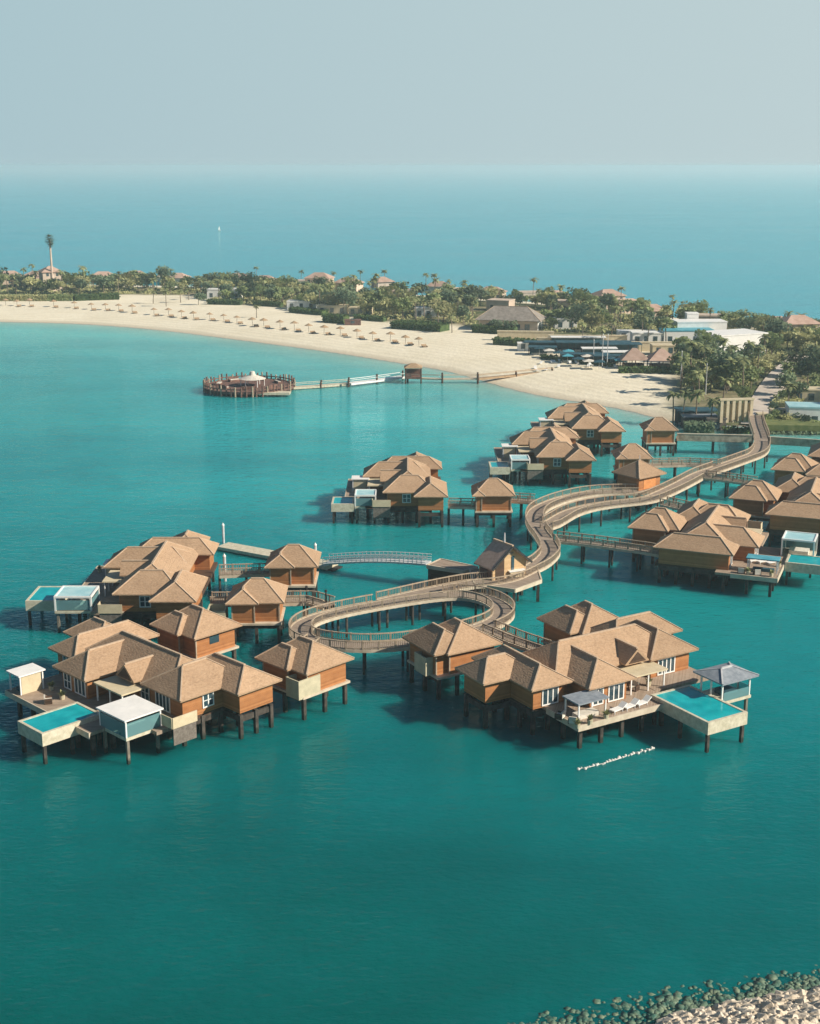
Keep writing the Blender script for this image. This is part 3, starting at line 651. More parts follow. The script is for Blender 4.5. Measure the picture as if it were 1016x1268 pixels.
# hut with a pointed roof that stands on the walkway fork, sunlit end wall
def fork_hut():
    x, y = at(795, 606, 3.9); t = empty('walkway_hut', (x, y + 3.4, 0), R(38)); KIDS[t.name] = []
    tag(t, 'pointed roof hut on the fork of the walkway with a glowing orange wall', 'hut')
    add_hip(t, -3.6, -3.4, 3.6, 3.4, EV + .1, axis='u', hip=(1, 1), k=.68)
    w = MB(); w.box(-2.8, -2.6, 3.4, 2.8, 2.6, EV + .2); w.build('wall', M['timber'], t)
    d = MB(); d.box(-1.6, -2.66, 3.8, 1.6, -2.602, 5.8); d.build('door', M['orange'], t)  # brighter panel that paints the sun on the end wall
    s = MB(); s.box(-3.6, -3.6, 3.2, 3.6, 3.3, 3.72); s.build('floor_slab', M['deck'], t)
    f = MB(); f.tube((0, 0, 8.3), (0, 0, 9.5), .1, .04, 6); f.build('finial', M['pale_metal'], t)
    for q in edge_pts(-3.6, -3.6, 3.6, 3.3, 3.2, .5): pile(t, q[0], q[1], 3.2)
fork_hut()

# ------------------------------------------------------------------ walkways
WZ = 3.8
def catmull(pts, n=6, closed=False):
    out = []; k = len(pts); rng = range(k) if closed else range(k - 1)
    for i in rng:
        g = lambda j: Vector(pts[j % k]) if closed else Vector(pts[max(0, min(k - 1, j))])
        a, b, c, d = g(i - 1), g(i), g(i + 1), g(i + 2)
        for s in range(n):
            t = s / n
            out.append(.5 * ((2 * b) + (c - a) * t + (2 * a - 5 * b + 4 * c - d) * t * t + (3 * b - a - 3 * c + d) * t ** 3))
    if not closed: out.append(Vector(pts[-1]))
    return [Vector((p[0], p[1])) for p in out]

def resample(P, step, closed):
    Q = P + [P[0]] if closed else P
    L = [0]
    for a, b in zip(Q, Q[1:]): L.append(L[-1] + (b - a).length)
    n = max(2, round(L[-1] / step)); out = []
    j = 0
    for i in range(n if closed else n + 1):
        s = L[-1] * i / n
        while j < len(L) - 2 and L[j + 1] < s: j += 1
        f = (s - L[j]) / max(1e-9, L[j + 1] - L[j]); out.append(Q[j].lerp(Q[j + 1], f))
    return out

LANES = []   # every lane: (points, halfwidth, closed) - railings leave openings where lanes meet
def near_lane(p, skip):
    for k, (P, hw, cl) in enumerate(LANES):
        if k == skip: continue
        for i in range(len(P) if cl else len(P) - 1):
            a = P[i]; b = P[(i + 1) % len(P)]; d = b - a
            t = max(0, min(1, (p - a).dot(d) / d.dot(d)))
            if (p - (a + d * t)).length < hw - .05: return True
    return False

def offset(P, o, closed):
    out = []; n = len(P)
    for i in range(n):
        a = P[(i - 1) % n] if closed or i > 0 else P[i]; b = P[(i + 1) % n] if closed or i < n - 1 else P[i]
        d = (b - a).normalized(); out.append(P[i] + Vector((-d.y, d.x)) * o)
    return out

def build_lane(parent, k, z, step_pile=4.6, edge='fascia', rails=True, railm='rail', deckm='walk'):
    P, hw, cl = LANES[k]; n = len(P); zz = z + .006 * k
    A = offset(P, hw, cl); B = offset(P, -hw, cl)
    m = MB(); vs = []
    for a, b in zip(A, B): vs += [(a.x, a.y, zz), (b.x, b.y, zz), (b.x, b.y, zz - .4), (a.x, a.y, zz - .4)]
    fs = []
    for i in range(n if cl else n - 1):
        p = 4 * i; q = 4 * ((i + 1) % n)
        fs += [(p + 1, q + 1, q, p), (p + 2, p + 3, q + 3, q + 2)]
        fs += [(p, q, q + 3, p + 3), (p + 1, p + 2, q + 2, q + 1)]
    m.add(vs, fs); m.build('deck', M[deckm], parent)
    for sgn in (1, -1):
        E = offset(P, sgn * (hw + .09), cl); f = MB(); r = MB(); acc = 0.0
        idx = list(range(n if cl else n - 1))
        free = {i: not near_lane((E[i] + E[(i + 1) % n]) / 2, k) for i in idx}
        if cl:                                   # start a closed run at an opening
            st = next((i for i in idx if not free[i]), 0); idx = idx[st:] + idx[:st]
        for i in idx + [None]:
            if i is None or not free[i]:
                if f.v: f.build('fascia', M[edge], parent)
                if r.v: r.build('railing', M[railm], parent)
                f = MB(); r = MB(); acc = 0.0
                continue
            a = E[i]; b = E[(i + 1) % n]
            f.bar((a.x, a.y, zz - .17), (b.x, b.y, zz - .13), .16, .38)
            if rails:
                for h, t, w in ((.16, .10, .06), (1.05, .12, .18)):
                    r.bar((a.x, a.y, zz + h), (b.x, b.y, zz + h), w, t)
                nb_ = max(1, round((b - a).length / .28))
                for j in range(nb_):
                    q = a.lerp(b, (j + .5) / nb_); r.box(q.x - .03, q.y - .03, zz + .2, q.x + .03, q.y + .03, zz + 1.0)
                acc += (b - a).length
                if acc > 1.7 or acc == (b - a).length:
                    acc = .001; r.box(a.x - .07, a.y - .07, zz + .1, a.x + .07, a.y + .07, zz + 1.16)
    S = resample(P, step_pile, cl)
    for i, s in enumerate(S):
        nx = S[(i + 1) % len(S)] if (cl or i < len(S) - 1) else S[i]; pv = S[i - 1] if (cl or i > 0) else S[i]
        d = (nx - pv).normalized(); w = Vector((-d.y, d.x)) * (hw - .3)
        for q in (s + w, s - w):
            mb = MB(); mb.tube((q.x, q.y, -1.5), (q.x, q.y, zz - .4), .17, .17, 7); mb.build('pile', M['pile'], parent)

def lane(px, hw, n=5, step=1.0, z=WZ, world=False, closed=False, straight=False):
    pts = px if world else [at(*p, z) for p in px]
    P = [Vector(p) for p in pts] if straight else catmull(pts, n, closed)
    P = resample(P, step, closed); LANES.append((P, hw, closed)); return len(LANES) - 1

LOOP = [(-13.6, 156.4), (-13.3, 159.8), (-11.0, 162.9), (-7.0, 165.8), (-2.2, 168.5), (2.8, 170.8), (6.9, 171.6), (10.1, 169.9), (12.0, 166.4), (12.0, 163.1), (10.6, 160.2), (8.2, 157.8), (5.0, 155.4), (1.3, 153.3), (-2.6, 152.0), (-6.5, 151.8), (-9.8, 152.6), (-12.5, 154.1)]
ring = lane(LOOP, 1.3, 6, .9, world=True, closed=True)
s_lane = lane([(474, 746), (500, 740), (540, 731), (582, 723), (606, 721), (632, 716), (654, 706), (672, 696), (682, 683), (675, 668), (666, 656), (662, 644), (667, 632), (684, 623), (706, 616), (732, 611), (762, 609), (790, 609)], 1.35)
n_lane = lane([(664, 650), (678, 651), (690, 645), (706, 636), (728, 629), (758, 624), (800, 619), (822, 611), (845, 600), (868, 588), (893, 579), (921, 569), (938, 562), (944, 553), (943, 540), (938, 526), (936, 514)], 1.5)
b1 = lane([(688, 668), (742, 674), (800, 682), (826, 687)], .9, straight=True)
b2 = lane([(262, 746), (330, 745), (385, 744), (408, 751)], .95, straight=True)
b3 = lane([(272, 711), (300, 710), (338, 709)], .9, straight=True)
b4 = lane([(556, 626), (592, 627)], .9, straight=True)
b5 = lane([(630, 619), (662, 621)], .9, straight=True)
b6 = lane([(806, 576), (850, 575), (900, 577)], .9, straight=True)
b7 = lane([(866, 590), (900, 594), (936, 599)], .9, straight=True)
b8 = lane([(822, 624), (858, 632), (896, 642)], .9, straight=True)
b9 = lane([(600, 778), (640, 795), (690, 812)], .95, straight=True)
b10 = lane([(838, 541), (930, 543)], 1.3, straight=True)
b11 = lane([(952, 545), (1016, 549), (1090, 553)], 1.3, straight=True)
b12 = lane([(390, 797), (378, 806)], .9, straight=True)
b13 = lane([(528, 796), (546, 801)], .9, straight=True)

t = empty('boardwalk'); tag(t, 'long curved timber boardwalk with a round loop winding from villas to shore', 'boardwalk'); KIDS[t.name] = []
build_lane(t, ring, WZ, 5.0); build_lane(t, s_lane, WZ, 5.5); build_lane(t, n_lane, WZ, 6.0)
for k, nm, lb in ((b1, 'footbridge', 'straight footbridge on piles running right from the S bend'), (b2, 'footbridge', 'straight footbridge leading left from the round loop past a bungalow'),
              (b3, 'footbridge', 'short footbridge between the left villa and the farther bungalow'), (b4, 'footbridge', 'short footbridge from the lone lagoon villa to its bungalow'),
              (b5, 'footbridge', 'footbridge from the lone bungalow to the top of the S bend'), (b6, 'footbridge', 'footbridge running right from the second upper bungalow'),
              (b7, 'footbridge', 'footbridge from the shore walkway to the edge cut villa'), (b8, 'footbridge', 'footbridge below the fork hut leading to the right hand villa'),
              (b9, 'footbridge', 'footbridge from the round loop down behind the front villa'), (b12, 'footbridge', 'stub footbridge joining the round loop to the sunlit bungalow'),
              (b13, 'footbridge', 'stub footbridge joining the round loop to the screened bungalow')):
    t = empty(nm); tag(t, lb, 'footbridge', 'footbridges joining villas to the boardwalk'); KIDS[t.name] = []
    build_lane(t, k, WZ, 4.5)

def promenade(k, lb):
    t = empty('promenade'); tag(t, lb, 'promenade', 'sea wall promenades on piles'); KIDS[t.name] = []
    P, hw, cl = LANES[k]; build_lane(t, k, WZ - .3, 9.0, rails=False)
    E = offset(P, -hw - .3, cl); m = MB()
    for a, b in zip(E, E[1:]):
        m.bar((a.x, a.y, WZ + .25), (b.x, b.y, WZ + .25), .3, 1.5)
    m.build('parapet', M['stone'], t)
    m = MB()
    for i in range(0, len(E) - 1):
        a, b = E[i], E[i + 1]; m.bar((a.x, a.y, WZ + 1.06), (b.x, b.y, WZ + 1.06), .46, .14)
    m.build('coping', M['fascia'], t)
promenade(b10, 'pale stone promenade on piles left of the walkway landing')
promenade(b11, 'pale stone promenade on piles right of the walkway landing')

# lamp posts / bollards on the left footbridge
def bollard(px, lb):
    x, y = at(*px, WZ); t = empty('bollard', (x, y, 0)); KIDS[t.name] = []
    tag(t, lb, 'bollard', 'dark bollards along the left footbridge')
    m = MB(); m.tube((0, 0, WZ), (0, 0, WZ + 1.5), .12, .1, 8); m.build('post', M['dark'], t)
    m = MB(); m.tube((0, 0, WZ + 1.5), (0, 0, WZ + 1.75), .2, .16, 8); m.build('lamp_head', M['dark'], t)
bollard((380, 741), 'dark bollard on the footbridge next to the bungalow'); bollard((404, 746), 'dark bollard where the footbridge meets the round loop')

# ------------------------------------------------------------------ gatehouse and its platform
def gatehouse():
    x, y = at(610.3, 719.2, WZ); t = empty('gatehouse', (x, y, 0), R(35)); KIDS[t.name] = []
    tag(t, 'steep gabled gatehouse with a bright front beside the round walkway', 'gatehouse')
    W_, D_ = 6.0, 3.1; z0, ez, az = WZ, 6.1, 8.5
    w = MB(); c = W_ / 2
    w.add([(0, 0, z0), (W_, 0, z0), (W_, 0, ez), (c, 0, az - .35), (0, 0, ez), (0, D_, z0), (W_, D_, z0), (W_, D_, ez), (c, D_, az - .35), (0, D_, ez)],
          [(0, 1, 2, 3, 4), (9, 8, 7, 6, 5), (0, 4, 9, 5), (1, 6, 7, 2), (4, 3, 8, 9), (2, 7, 8, 3)])
    w.build('wall', M['warm_board'], t)
    s = MB(); s.box(-.06, .3, z0 + .05, -.005, D_ - .3, ez - .1); s.build('shaded_side', M['red_timber'], t)  # dark panel painting the shade on the left wall
    k = (az - ez) / c
    r = MB(); ov = .55; f0, f1 = -.7, D_ + .5
    for s_ in (-1, 1):
        e = (c + s_ * (c + ov)); ez_ = ez - ov * k
        a = [(e, f0, ez_), (c, f0, az), (c, f1, az), (e, f1, ez_)]; lo = [(p[0], p[1], p[2] - .2) for p in a]
        fs = [(0, 1, 2, 3), (7, 6, 5, 4), (0, 4, 5, 1), (1, 5, 6, 2), (2, 6, 7, 3), (3, 7, 4, 0)]
        r.add(a + lo, fs if s_ < 0 else [f[::-1] for f in fs])
    ro = r.build('roof', M['lit_pink_shingle'], t)
    rc_ = MB(); rc_.bar((c, f0, az + .06), (c, f1, az + .06), .3, .2); rc_.build('ridge_cap', M['ridge'], ro)
    b = MB()
    for s_ in (-1, 1): b.bar((c + s_ * (c + ov), f0 - .03, ez - ov * k - .1), (c, f0 - .03, az - .1), .1, .28)
    b.build('barge_board', M['dark'], t)
    d = MB(); d.box(.5, -.08, z0, 2.0, -.01, 6.2); d.add([(.5, -.08, 6.2), (2.0, -.08, 6.2), (2.0, -.08, 7.2), (.5, -.01, 6.2), (2.0, -.01, 6.2), (2.0, -.01, 7.2)], [(0, 1, 2), (0, 2, 5, 3)])
    d.build('door', M['dark_wood'], t)
    d = MB(); d.box(3.3, -.07, 4.7, 3.8, -.01, 6.8); d.build('window', M['pane'], t)
    d = MB(); d.box(2.4, -.1, 7.2, 3.6, -.02, 7.4); d.build('lintel', M['grey_thatch'], t)
    f = MB(); f.tube((c, 1.2, az), (c, 1.2, az + 1.5), .16, .1, 6); f.build('finial', M['pale_metal'], t)
    for q in ((.4, .4), (W_ - .4, .4), (.4, D_ - .4), (W_ - .4, D_ - .4)): pile(t, q[0], q[1], 3.35)
gatehouse()

def platform(label, px, z, top_m, skirt=None, step=4.0):
    P = [at(*p, z) for p in px]; cx = sum(p[0] for p in P) / len(P); cy = sum(p[1] for p in P) / len(P)
    t = empty('jetty_platform', (cx, cy, 0)); KIDS[t.name] = []; tag(t, label, 'platform')
    Q = [(p[0] - cx, p[1] - cy) for p in P]
    m = MB(); m.prism(Q, z - .4, z - .012); m.build('deck', M[top_m], t)
    f = MB()
    for a, b in zip(Q, Q[1:] + Q[:1]): f.bar((a[0], a[1], z - .2), (b[0], b[1], z - .2), .2, .56)
    f.build('fascia', M['fascia'], t)
    if skirt:
        S = [(p[0] * .96, p[1] * .96) for p in Q]; m = MB(); m.prism(S, -.6, z - .42); m.build('skirt', M[skirt], t)
    for p in Q: pile(t, p[0] * .9, p[1] * .9, z - .4)
    return t
platform('timber landing deck around the gabled gatehouse', [(588, 723), (638, 730), (671, 718), (666, 703), (636, 699), (582, 706)], WZ, 'walk')
platform('dark sided platform where the white gangway lands', [(529, 700), (574, 707), (592, 702), (546, 692)], WZ, 'deck', 'dark_wood')
# white service counter on the landing
x, y = at(640, 714, WZ); t = empty('counter', (x, y, WZ), R(24)); KIDS[t.name] = []; tag(t, 'white topped counter on the landing in front of the gatehouse', 'counter')
m = MB(); m.box(-1.3, -.35, .85, 1.3, .35, 1.0); m.build('counter_top', M['white'], t)
m = MB(); m.box(-1.1, -.25, 0, 1.1, .25, .848); m.build('counter_body', M['cream'], t)

# pontoon, gangway, mooring piles
A = at(276, 674, 1.2); B = at(345, 685, 1.2); C_ = at(412, 699, 1.2)
t = empty('floating_pontoon'); KIDS[t.name] = []; tag(t, 'long pale floating pontoon behind the left bungalows', 'pontoon')
m = MB(); m.bar((A[0], A[1], .95), (C_[0], C_[1], .95), 3.0, .5); m.build('deck', M['pool_wall'], t)
m = MB()
d = (Vector(C_) - Vector(A)); n_ = Vector((-d.y, d.x)).normalized()
for s in range(9):
    p = Vector(A) + d * (s / 8); m.bar((p.x - n_.x * 1.3, p.y - n_.y * 1.3, .5), (p.x + n_.x * 1.3, p.y + n_.y * 1.3, .5), 2.0, .5)
m.build('floats', M['dark'], t)
t = empty('gangway'); KIDS[t.name] = []; tag(t, 'white railed metal gangway arching to the floating pontoon', 'gangway')
P0 = at(404, 694, 2.0); P1 = at(531, 697, WZ)
P0 = Vector((*P0, 1.6)); P1 = Vector((*P1, WZ - .05)); nn = 24
pts = [P0.lerp(P1, i / nn) + Vector((0, 0, .4 * math.sin(math.pi * i / nn))) for i in range(nn + 1)]
d = (P1 - P0); nv = Vector((-d.y, d.x, 0)).normalized()
m = MB()
for a, b in zip(pts, pts[1:]): m.bar(a, b, 2.0, .25)
m.build('deck', M['pale_metal'], t)
for s in (1, -1):
    m = MB()
    for i, (a, b) in enumerate(zip(pts, pts[1:])):
        for h in (.35, .7, 1.1): m.bar(a + nv * s + Vector((0, 0, h)), b + nv * s + Vector((0, 0, h)), .08, .09)
        m.bar(a + nv * s, a + nv * s + Vector((0, 0, 1.15)), .1, .1)
    m.build('railing', M['white'], t)
for k, (px, h, lb) in enumerate((((277, 673), 3.6, 'tall white mooring pile at the pontoon end'), ((279, 720), 4.4, 'tall pale pole beside the left villa and footbridge'), ((391, 694), 3.0, 'short white mooring pile behind the farther bungalow'))):
    x, y = at(*px, .5); t = empty('mooring_pile', (x, y, 0)); KIDS[t.name] = []; tag(t, lb, 'pile', 'mooring piles near the pontoon')
    m = MB(); m.tube((0, 0, -1.5), (0, 0, h), .22, .22, 9); m.build('shaft', M['pale_metal'], t)
    m = MB(); m.cone((0, 0), .26, h, h + .4, 9); m.build('cap', M['white'], t)

# loungers on the front villa terrace, furniture
def lounger(x, y, z, rz, lb, grp):
    t = empty('sun_lounger', (x, y, z), rz); KIDS[t.name] = []; tag(t, lb, 'lounger', grp)
    m = MB(); m.box(-.38, -1.0, .28, .38, .4, .40); m.build('seat', M['white'], t)
    m = MB(); m.bar((0, .38, .36), (0, 1.05, .8), .76, .1); m.build('backrest', M['white'], t)
    for a in (-.32, .32):
        for b in (-.9, .35):
            m = MB(); m.box(a - .04, b - .04, 0, a + .04, b + .04, .28); m.build('leg', M['pale_metal'], t)
    return t
rB = vB.rotation_euler.z
def vB_at(u, v): return (vB.location.x + u * math.cos(rB) - v * math.sin(rB), vB.location.y + u * math.sin(rB) + v * math.cos(rB))
for k, lb in enumerate(('white sun lounger nearest the grey canopy on the front terrace', 'middle white sun lounger of the three on the front terrace', 'white sun lounger nearest the pool on the front terrace')):
    x, y = vB_at(-1.6, 4.2 - 1.7 * k); lounger(x, y, FL + .004, R(-50), lb, 'white loungers on the front terrace')

def planter(x, y, z, lb):
    t = empty('potted_plant', (x, y, z)); KIDS[t.name] = []; tag(t, lb, 'plant', 'potted plants on the terraces')
    m = MB(); m.tube((0, 0, 0), (0, 0, .45), .25, .32, 8); m.build('pot', M['beige'], t)
    m = MB(); rr = random.Random(int(x * 100))
    for i in range(46):
        a = rr.uniform(0, 6.28); l = rr.uniform(.3, .75); e = rr.uniform(.3, 1.3)
        p = Vector((0, 0, .45)); q = p + Vector((math.cos(a) * l * math.cos(e), math.sin(a) * l * math.cos(e), l * math.sin(e)))
        w = Vector((-math.sin(a), math.cos(a), 0)) * .12
        m.add([p, (p + q) / 2 + w, q, (p + q) / 2 - w], [(0, 1, 2, 3)])
    m.build('leaves', M['leaf_b'], t)
for (u, v), lb in (((-2.6, 8.8), 'leafy potted plant at the terrace corner of the front villa'), ((-2.4, 6.5), 'leafy potted plant beside the grey canopy'), ((2.3, -3.4), 'leafy potted plant under the cream entrance canopy'), ((-2.8, 10.6), 'leafy potted plant at the far left of the front terrace')):
    x, y = vB_at(u, v); planter(x, y, FL + .004, lb)
def armchair(x, y, z, rz, lb):
    t = empty('outdoor_armchair', (x, y, z), rz); KIDS[t.name] = []; tag(t, lb, 'armchair', 'armchairs on the terraces')
    m = MB(); m.box(-.4, -.4, .12, .4, .3, .42); m.build('seat', M['sofa'], t)
    m = MB(); m.box(-.4, .3, .12, .4, .45, .85); m.build('backrest', M['sofa'], t)
    for a in (-.5, .38):
        m = MB(); m.box(a, -.4, .0, a + .12, .4, .62); m.build('armrest', M['dark_wood'], t)
for u, v, rz, lb in ((-1.6, 10.2, 40, 'pale armchair at the left end of the front terrace'), (.2, 10.6, 120, 'pale armchair against the front villa wall'), (2.2, -1.2, 200, 'pale armchair beneath the cream canopy')):
    x, y = vB_at(u, v); armchair(x, y, FL + .004, rB + R(rz), lb)

def on(vv, u, v):
    r0 = vv.rotation_euler.z
    return (vv.location.x + u * math.cos(r0) - v * math.sin(r0), vv.location.y + u * math.sin(r0) + v * math.cos(r0))
for vv, u, v, lb in ((vA, -1.2, 3.2, 'dark leafy potted plant between the pool and doors of the nearest villa'), (vA, -.6, 6.4, 'potted plant beside the white gazebo of the nearest villa'), (vA, .6, -5.9, 'potted plant under the cream canopy of the nearest villa'),
                     (vD, -2.6, 12.4, 'potted plant at the corner of the right hand villa terrace'), (vD, .6, 12.5, 'potted plant along the front edge of the right hand terrace'), (vD, -3.0, 7.0, 'potted plant by the pool of the right hand villa'), (vC, -2.0, 6.4, 'potted plant on the terrace of the middle left villa')):
    x, y = on(vv, u, v); planter(x, y, FL + .004, lb)
for k, lb in enumerate(('white lounger nearest the cyan canopy on the right hand terrace', 'middle white lounger on the right hand terrace', 'white lounger farthest from the cyan canopy on the right hand terrace')):
    x, y = on(vD, -1.9 + 1.3 * k, 6.0); lounger(x, y, FL + .004, R(-60), lb, 'white loungers on the right hand terrace')
for vv, u, v, rz, lb in ((vA, -2.8, 3.4, 60, 'pale armchair at the pool end of the nearest villa terrace'), (vD, -.6, 12.2, 20, 'pale armchair at the front of the right hand terrace'), (vD, 1.6, 12.3, 0, 'pale armchair near the wall on the right hand terrace')):
    x, y = on(vv, u, v); armchair(x, y, FL + .004, vv.rotation_euler.z + R(rz), lb)

# string of white floats in front of the villa
t = empty('float_line'); KIDS[t.name] = []; tag(t, 'curved string of white floats on the water before the front villa', 'float line')
fp = resample(catmull([at(*p, WL) for p in [(716, 953), (735, 949), (760, 942), (785, 934), (811, 927)]], 5), .36, False)
for i, p in enumerate(fp):
    m = MB(); r_ = random.Random(i); s = r_.uniform(.08, .19)
    for j in range(4):
        a0, a1 = j * math.pi / 4 - math.pi / 2, (j + 1) * math.pi / 4 - math.pi / 2
        m.tube((0, 0, s * math.sin(a0)), (0, 0, s * math.sin(a1)), max(.01, s * math.cos(a0)), max(.01, s * math.cos(a1)), 8)
    m.build('float', M['float'], t, loc=(p.x + r_.uniform(-.1, .1), p.y + r_.uniform(-.25, .25), WL + .06))
m = MB()
for a, b in zip(fp, fp[1:]): m.bar((a.x, a.y, WL + .03), (b.x, b.y, WL + .03), .06, .06)
m.build('rope', M['float'], t)

# ------------------------------------------------------------------ trees
def clump_tree(h, spread_, n, seed, mats, blobs=7, flat=.75):
    rr = random.Random(seed); t = MB(); th = h * .42
    t.tube((0, 0, -.3), (.1, 0, th), .22, .14, 6)
    bl = []
    for i in range(blobs):
        a = rr.uniform(0, 6.28); d = rr.uniform(.15, .72) * spread_; z = rr.uniform(.48, .86) * h
        c = Vector((math.cos(a) * d, math.sin(a) * d, z)); bl.append((c, rr.uniform(.32, .55) * spread_))
        t.tube((.1, 0, th * .9), tuple(c), .1, .04, 5)
    bl.append((Vector((0, 0, h * .72)), spread_ * .55))
    m = MB()
    for i in range(n):
        c, r_ = rr.choice(bl)
        v = Vector((rr.gauss(0, 1), rr.gauss(0, 1), rr.gauss(0, 1))).normalized() * r_ * rr.uniform(.55, 1.05); v.z *= flat
        p = c + v; q = rr.uniform(.28, .62) * (spread_ / 3.5) ** .5
        a = Vector((rr.gauss(0, 1), rr.gauss(0, 1), rr.gauss(0, .7))).normalized(); b = a.orthogonal().normalized()
        m.add([p - a * q, p + b * q * .7, p + a * q, p - b * q * .7], [(0, 1, 2, 3)])
    root = empty('broadleaf_tree', (0, 0, 0)); KIDS[root.name] = []
    t.build('trunk', M['trunk'], root); m.build('crown', M[mats], root)
    return root

def palm(h, seed, fr=2.8, nf=17, lean=.5, name='palm_tree'):
    rr = random.Random(seed); t = MB(); a = rr.uniform(0, 6.28); pts = []
    for i in range(6):
        s = i / 5; pts.append(Vector((math.cos(a) * lean * s * s, math.sin(a) * lean * s * s, -.3 + (h + .3) * s)))
    for i in range(5): t.tube(pts[i], pts[i + 1], .24 - .02 * i, .22 - .02 * i, 6)
    m = MB(); top = pts[-1]
    for k in range(nf):
        b = 2 * math.pi * k / nf + rr.uniform(-.2, .2); e0 = rr.uniform(-.25, 1.15); L = fr * rr.uniform(.8, 1.1); prev = top; seg = 5
        side = Vector((-math.sin(b), math.cos(b), 0)); e = e0
        for s in range(seg):
            d = Vector((math.cos(b) * math.cos(e), math.sin(b) * math.cos(e), math.sin(e))); q = prev + d * L / seg
            w0 = .5 * math.sin(math.pi * (s + .35) / (seg + .5)); w1 = .5 * math.sin(math.pi * (s + 1.35) / (seg + .5)) if s < seg - 1 else .05
            dr = Vector((0, 0, -.22))
            m.add([prev, q, q + side * w1 + dr * w1, prev + side * w0 + dr * w0], [(0, 1, 2, 3)])
            m.add([prev, q, q - side * w1 + dr * w1, prev - side * w0 + dr * w0], [(3, 2, 1, 0)])
            prev = q; e -= .34
    root = empty(name, (0, 0, 0)); KIDS[root.name] = []
    t.build('trunk', M['trunk'], root); m.build('crown', M['frond'], root)
    return root

protos = {}
for k, (h, s, mt) in enumerate(((7.5, 4.2, 'leaf_a'), (6.5, 3.8, 'leaf_b'), (8.5, 4.6, 'leaf_c'), (5.5, 3.6, 'leaf_a'), (7.0, 4.4, 'leaf_c'), (6.0, 4.0, 'leaf_b'))):
    protos['t%d' % k] = [clump_tree(h, s, 420, 11 + k, mt), False]
for k, h in enumerate((7.5, 9.0, 10.5, 6.0)):
    protos['p%d' % k] = [palm(h, 40 + k), False]

def put(kind, x, y, rz, sc_, label, cat, group, z=None):
    pr = protos[kind]
    if pr[1]: o = copy_tree(pr[0])
    else: o = pr[0]; pr[1] = True
    o.location = (x, y, ground_z(x, y) if z is None else z); o.rotation_euler = (0, 0, rz); o.scale = (sc_, sc_, sc_)
    tag(o, label, cat, group)
    return o

rr = random.Random(3)
AVOID = [(585, 378, 676, 421), (655, 414, 790, 470), (770, 432, 832, 470), (826, 402, 942, 450), (836, 486, 1000, 532), (-20, 366, 160, 376), (992, 484, 1040, 533)]
ROAD = [at(*p, 2) for p in [(937, 520), (944, 505), (955, 485), (968, 468), (982, 455), (994, 444)]]
HOUSES = [(12, 352, 0), (40, 358, 3), (64, 361, 2), (46, 347, 0), (88, 346, 1), (128, 345, 0), (168, 344, 0), (222, 348, 0), (196, 345, 1), (262, 346, 1), (296, 347, 0), (328, 358, 0), (366, 350, 1), (396, 357, 2), (432, 360, 0), (474, 352, 0),
          (543, 358, 0), (575, 365, 1), (609, 368, 0), (655, 366, 1), (688, 370, 0), (702, 386, 1), (752, 381, 2), (776, 385, 0), (804, 395, 0), (880, 404, 1), (962, 412, 0), (986, 424, 2), (620, 386, 1), (500, 372, 1)]
HP = [at(a, b, 2) for a, b, c in HOUSES]
def road_clear(x, y, d):
    p = Vector((x, y))
    for a, b in zip(ROAD, ROAD[1:]):
        a = Vector(a); b = Vector(b); t_ = max(0, min(1, (p - a).dot(b - a) / (b - a).dot(b - a)))
        if (p - (a + (b - a) * t_)).length < d: return False
    return True
placed = []
VEGF = np.array([at(*p, 2) for p in VEG_PX[:15]] + [at(1400, 560, 2), at(-330, 560, 2)])
tries = 0
KL = {'t0': 'bushy green tree in the grove across the island', 't1': 'pale olive tree in the grove across the island', 't2': 'tall dark green tree in the grove across the island', 't3': 'low bushy green tree among the island grove', 't4': 'broad dark green tree in the island grove', 't5': 'low pale olive tree among the island grove'}
cand = np.array([(rr.uniform(-250, 260), rr.uniform(300, 700)) for _ in range(16000)])
ok = (sdist(cand, VEG) > 2.5) & (sdist(cand, COAST) > 6)
cand = cand[ok]
nb = npalm = 0
for x, y in cand:
    px, py = topx(x, y, 2)
    if px < -40 or px > 1060: continue
    if any(a <= px <= c and b <= py <= d for a, b, c, d in AVOID): continue
    if not road_clear(x, y, 9): continue
    if any((x - hx) ** 2 + (y - hy) ** 2 < 50 for hx, hy in HP): continue
    front = sdist(np.array([[x, y]]), VEGF)[0]
    lim = 34 if abs(front) < 38 else 78
    if any((x - q[0]) ** 2 + (y - q[1]) ** 2 < lim for q in placed): continue
    # keep sight lines to the house fronts: nothing tall straight in front of them
    if any(abs(px - a) < 4 and 0 < py - b < 4 for a, b, c in HOUSES): continue
    is_p = rr.random() < .30
    if is_p:
        if npalm >= 130: continue
        k = rr.choice(['p0', 'p1', 'p3', 'p0']); npalm += 1
        put(k, x, y, rr.uniform(0, 6.28), rr.uniform(.8, 1.1), 'date palm rising among the trees of the island grove', 'palm tree', 'palms in the island grove')
    else:
        if nb >= 236: continue
        k = 't%d' % rr.choice([0, 1, 2, 3, 4, 5, 0, 4]); nb += 1
        put(k, x, y, rr.uniform(0, 6.28), rr.uniform(.85, 1.3), KL[k], 'tree', 'trees in the island grove')
    placed.append((x, y))
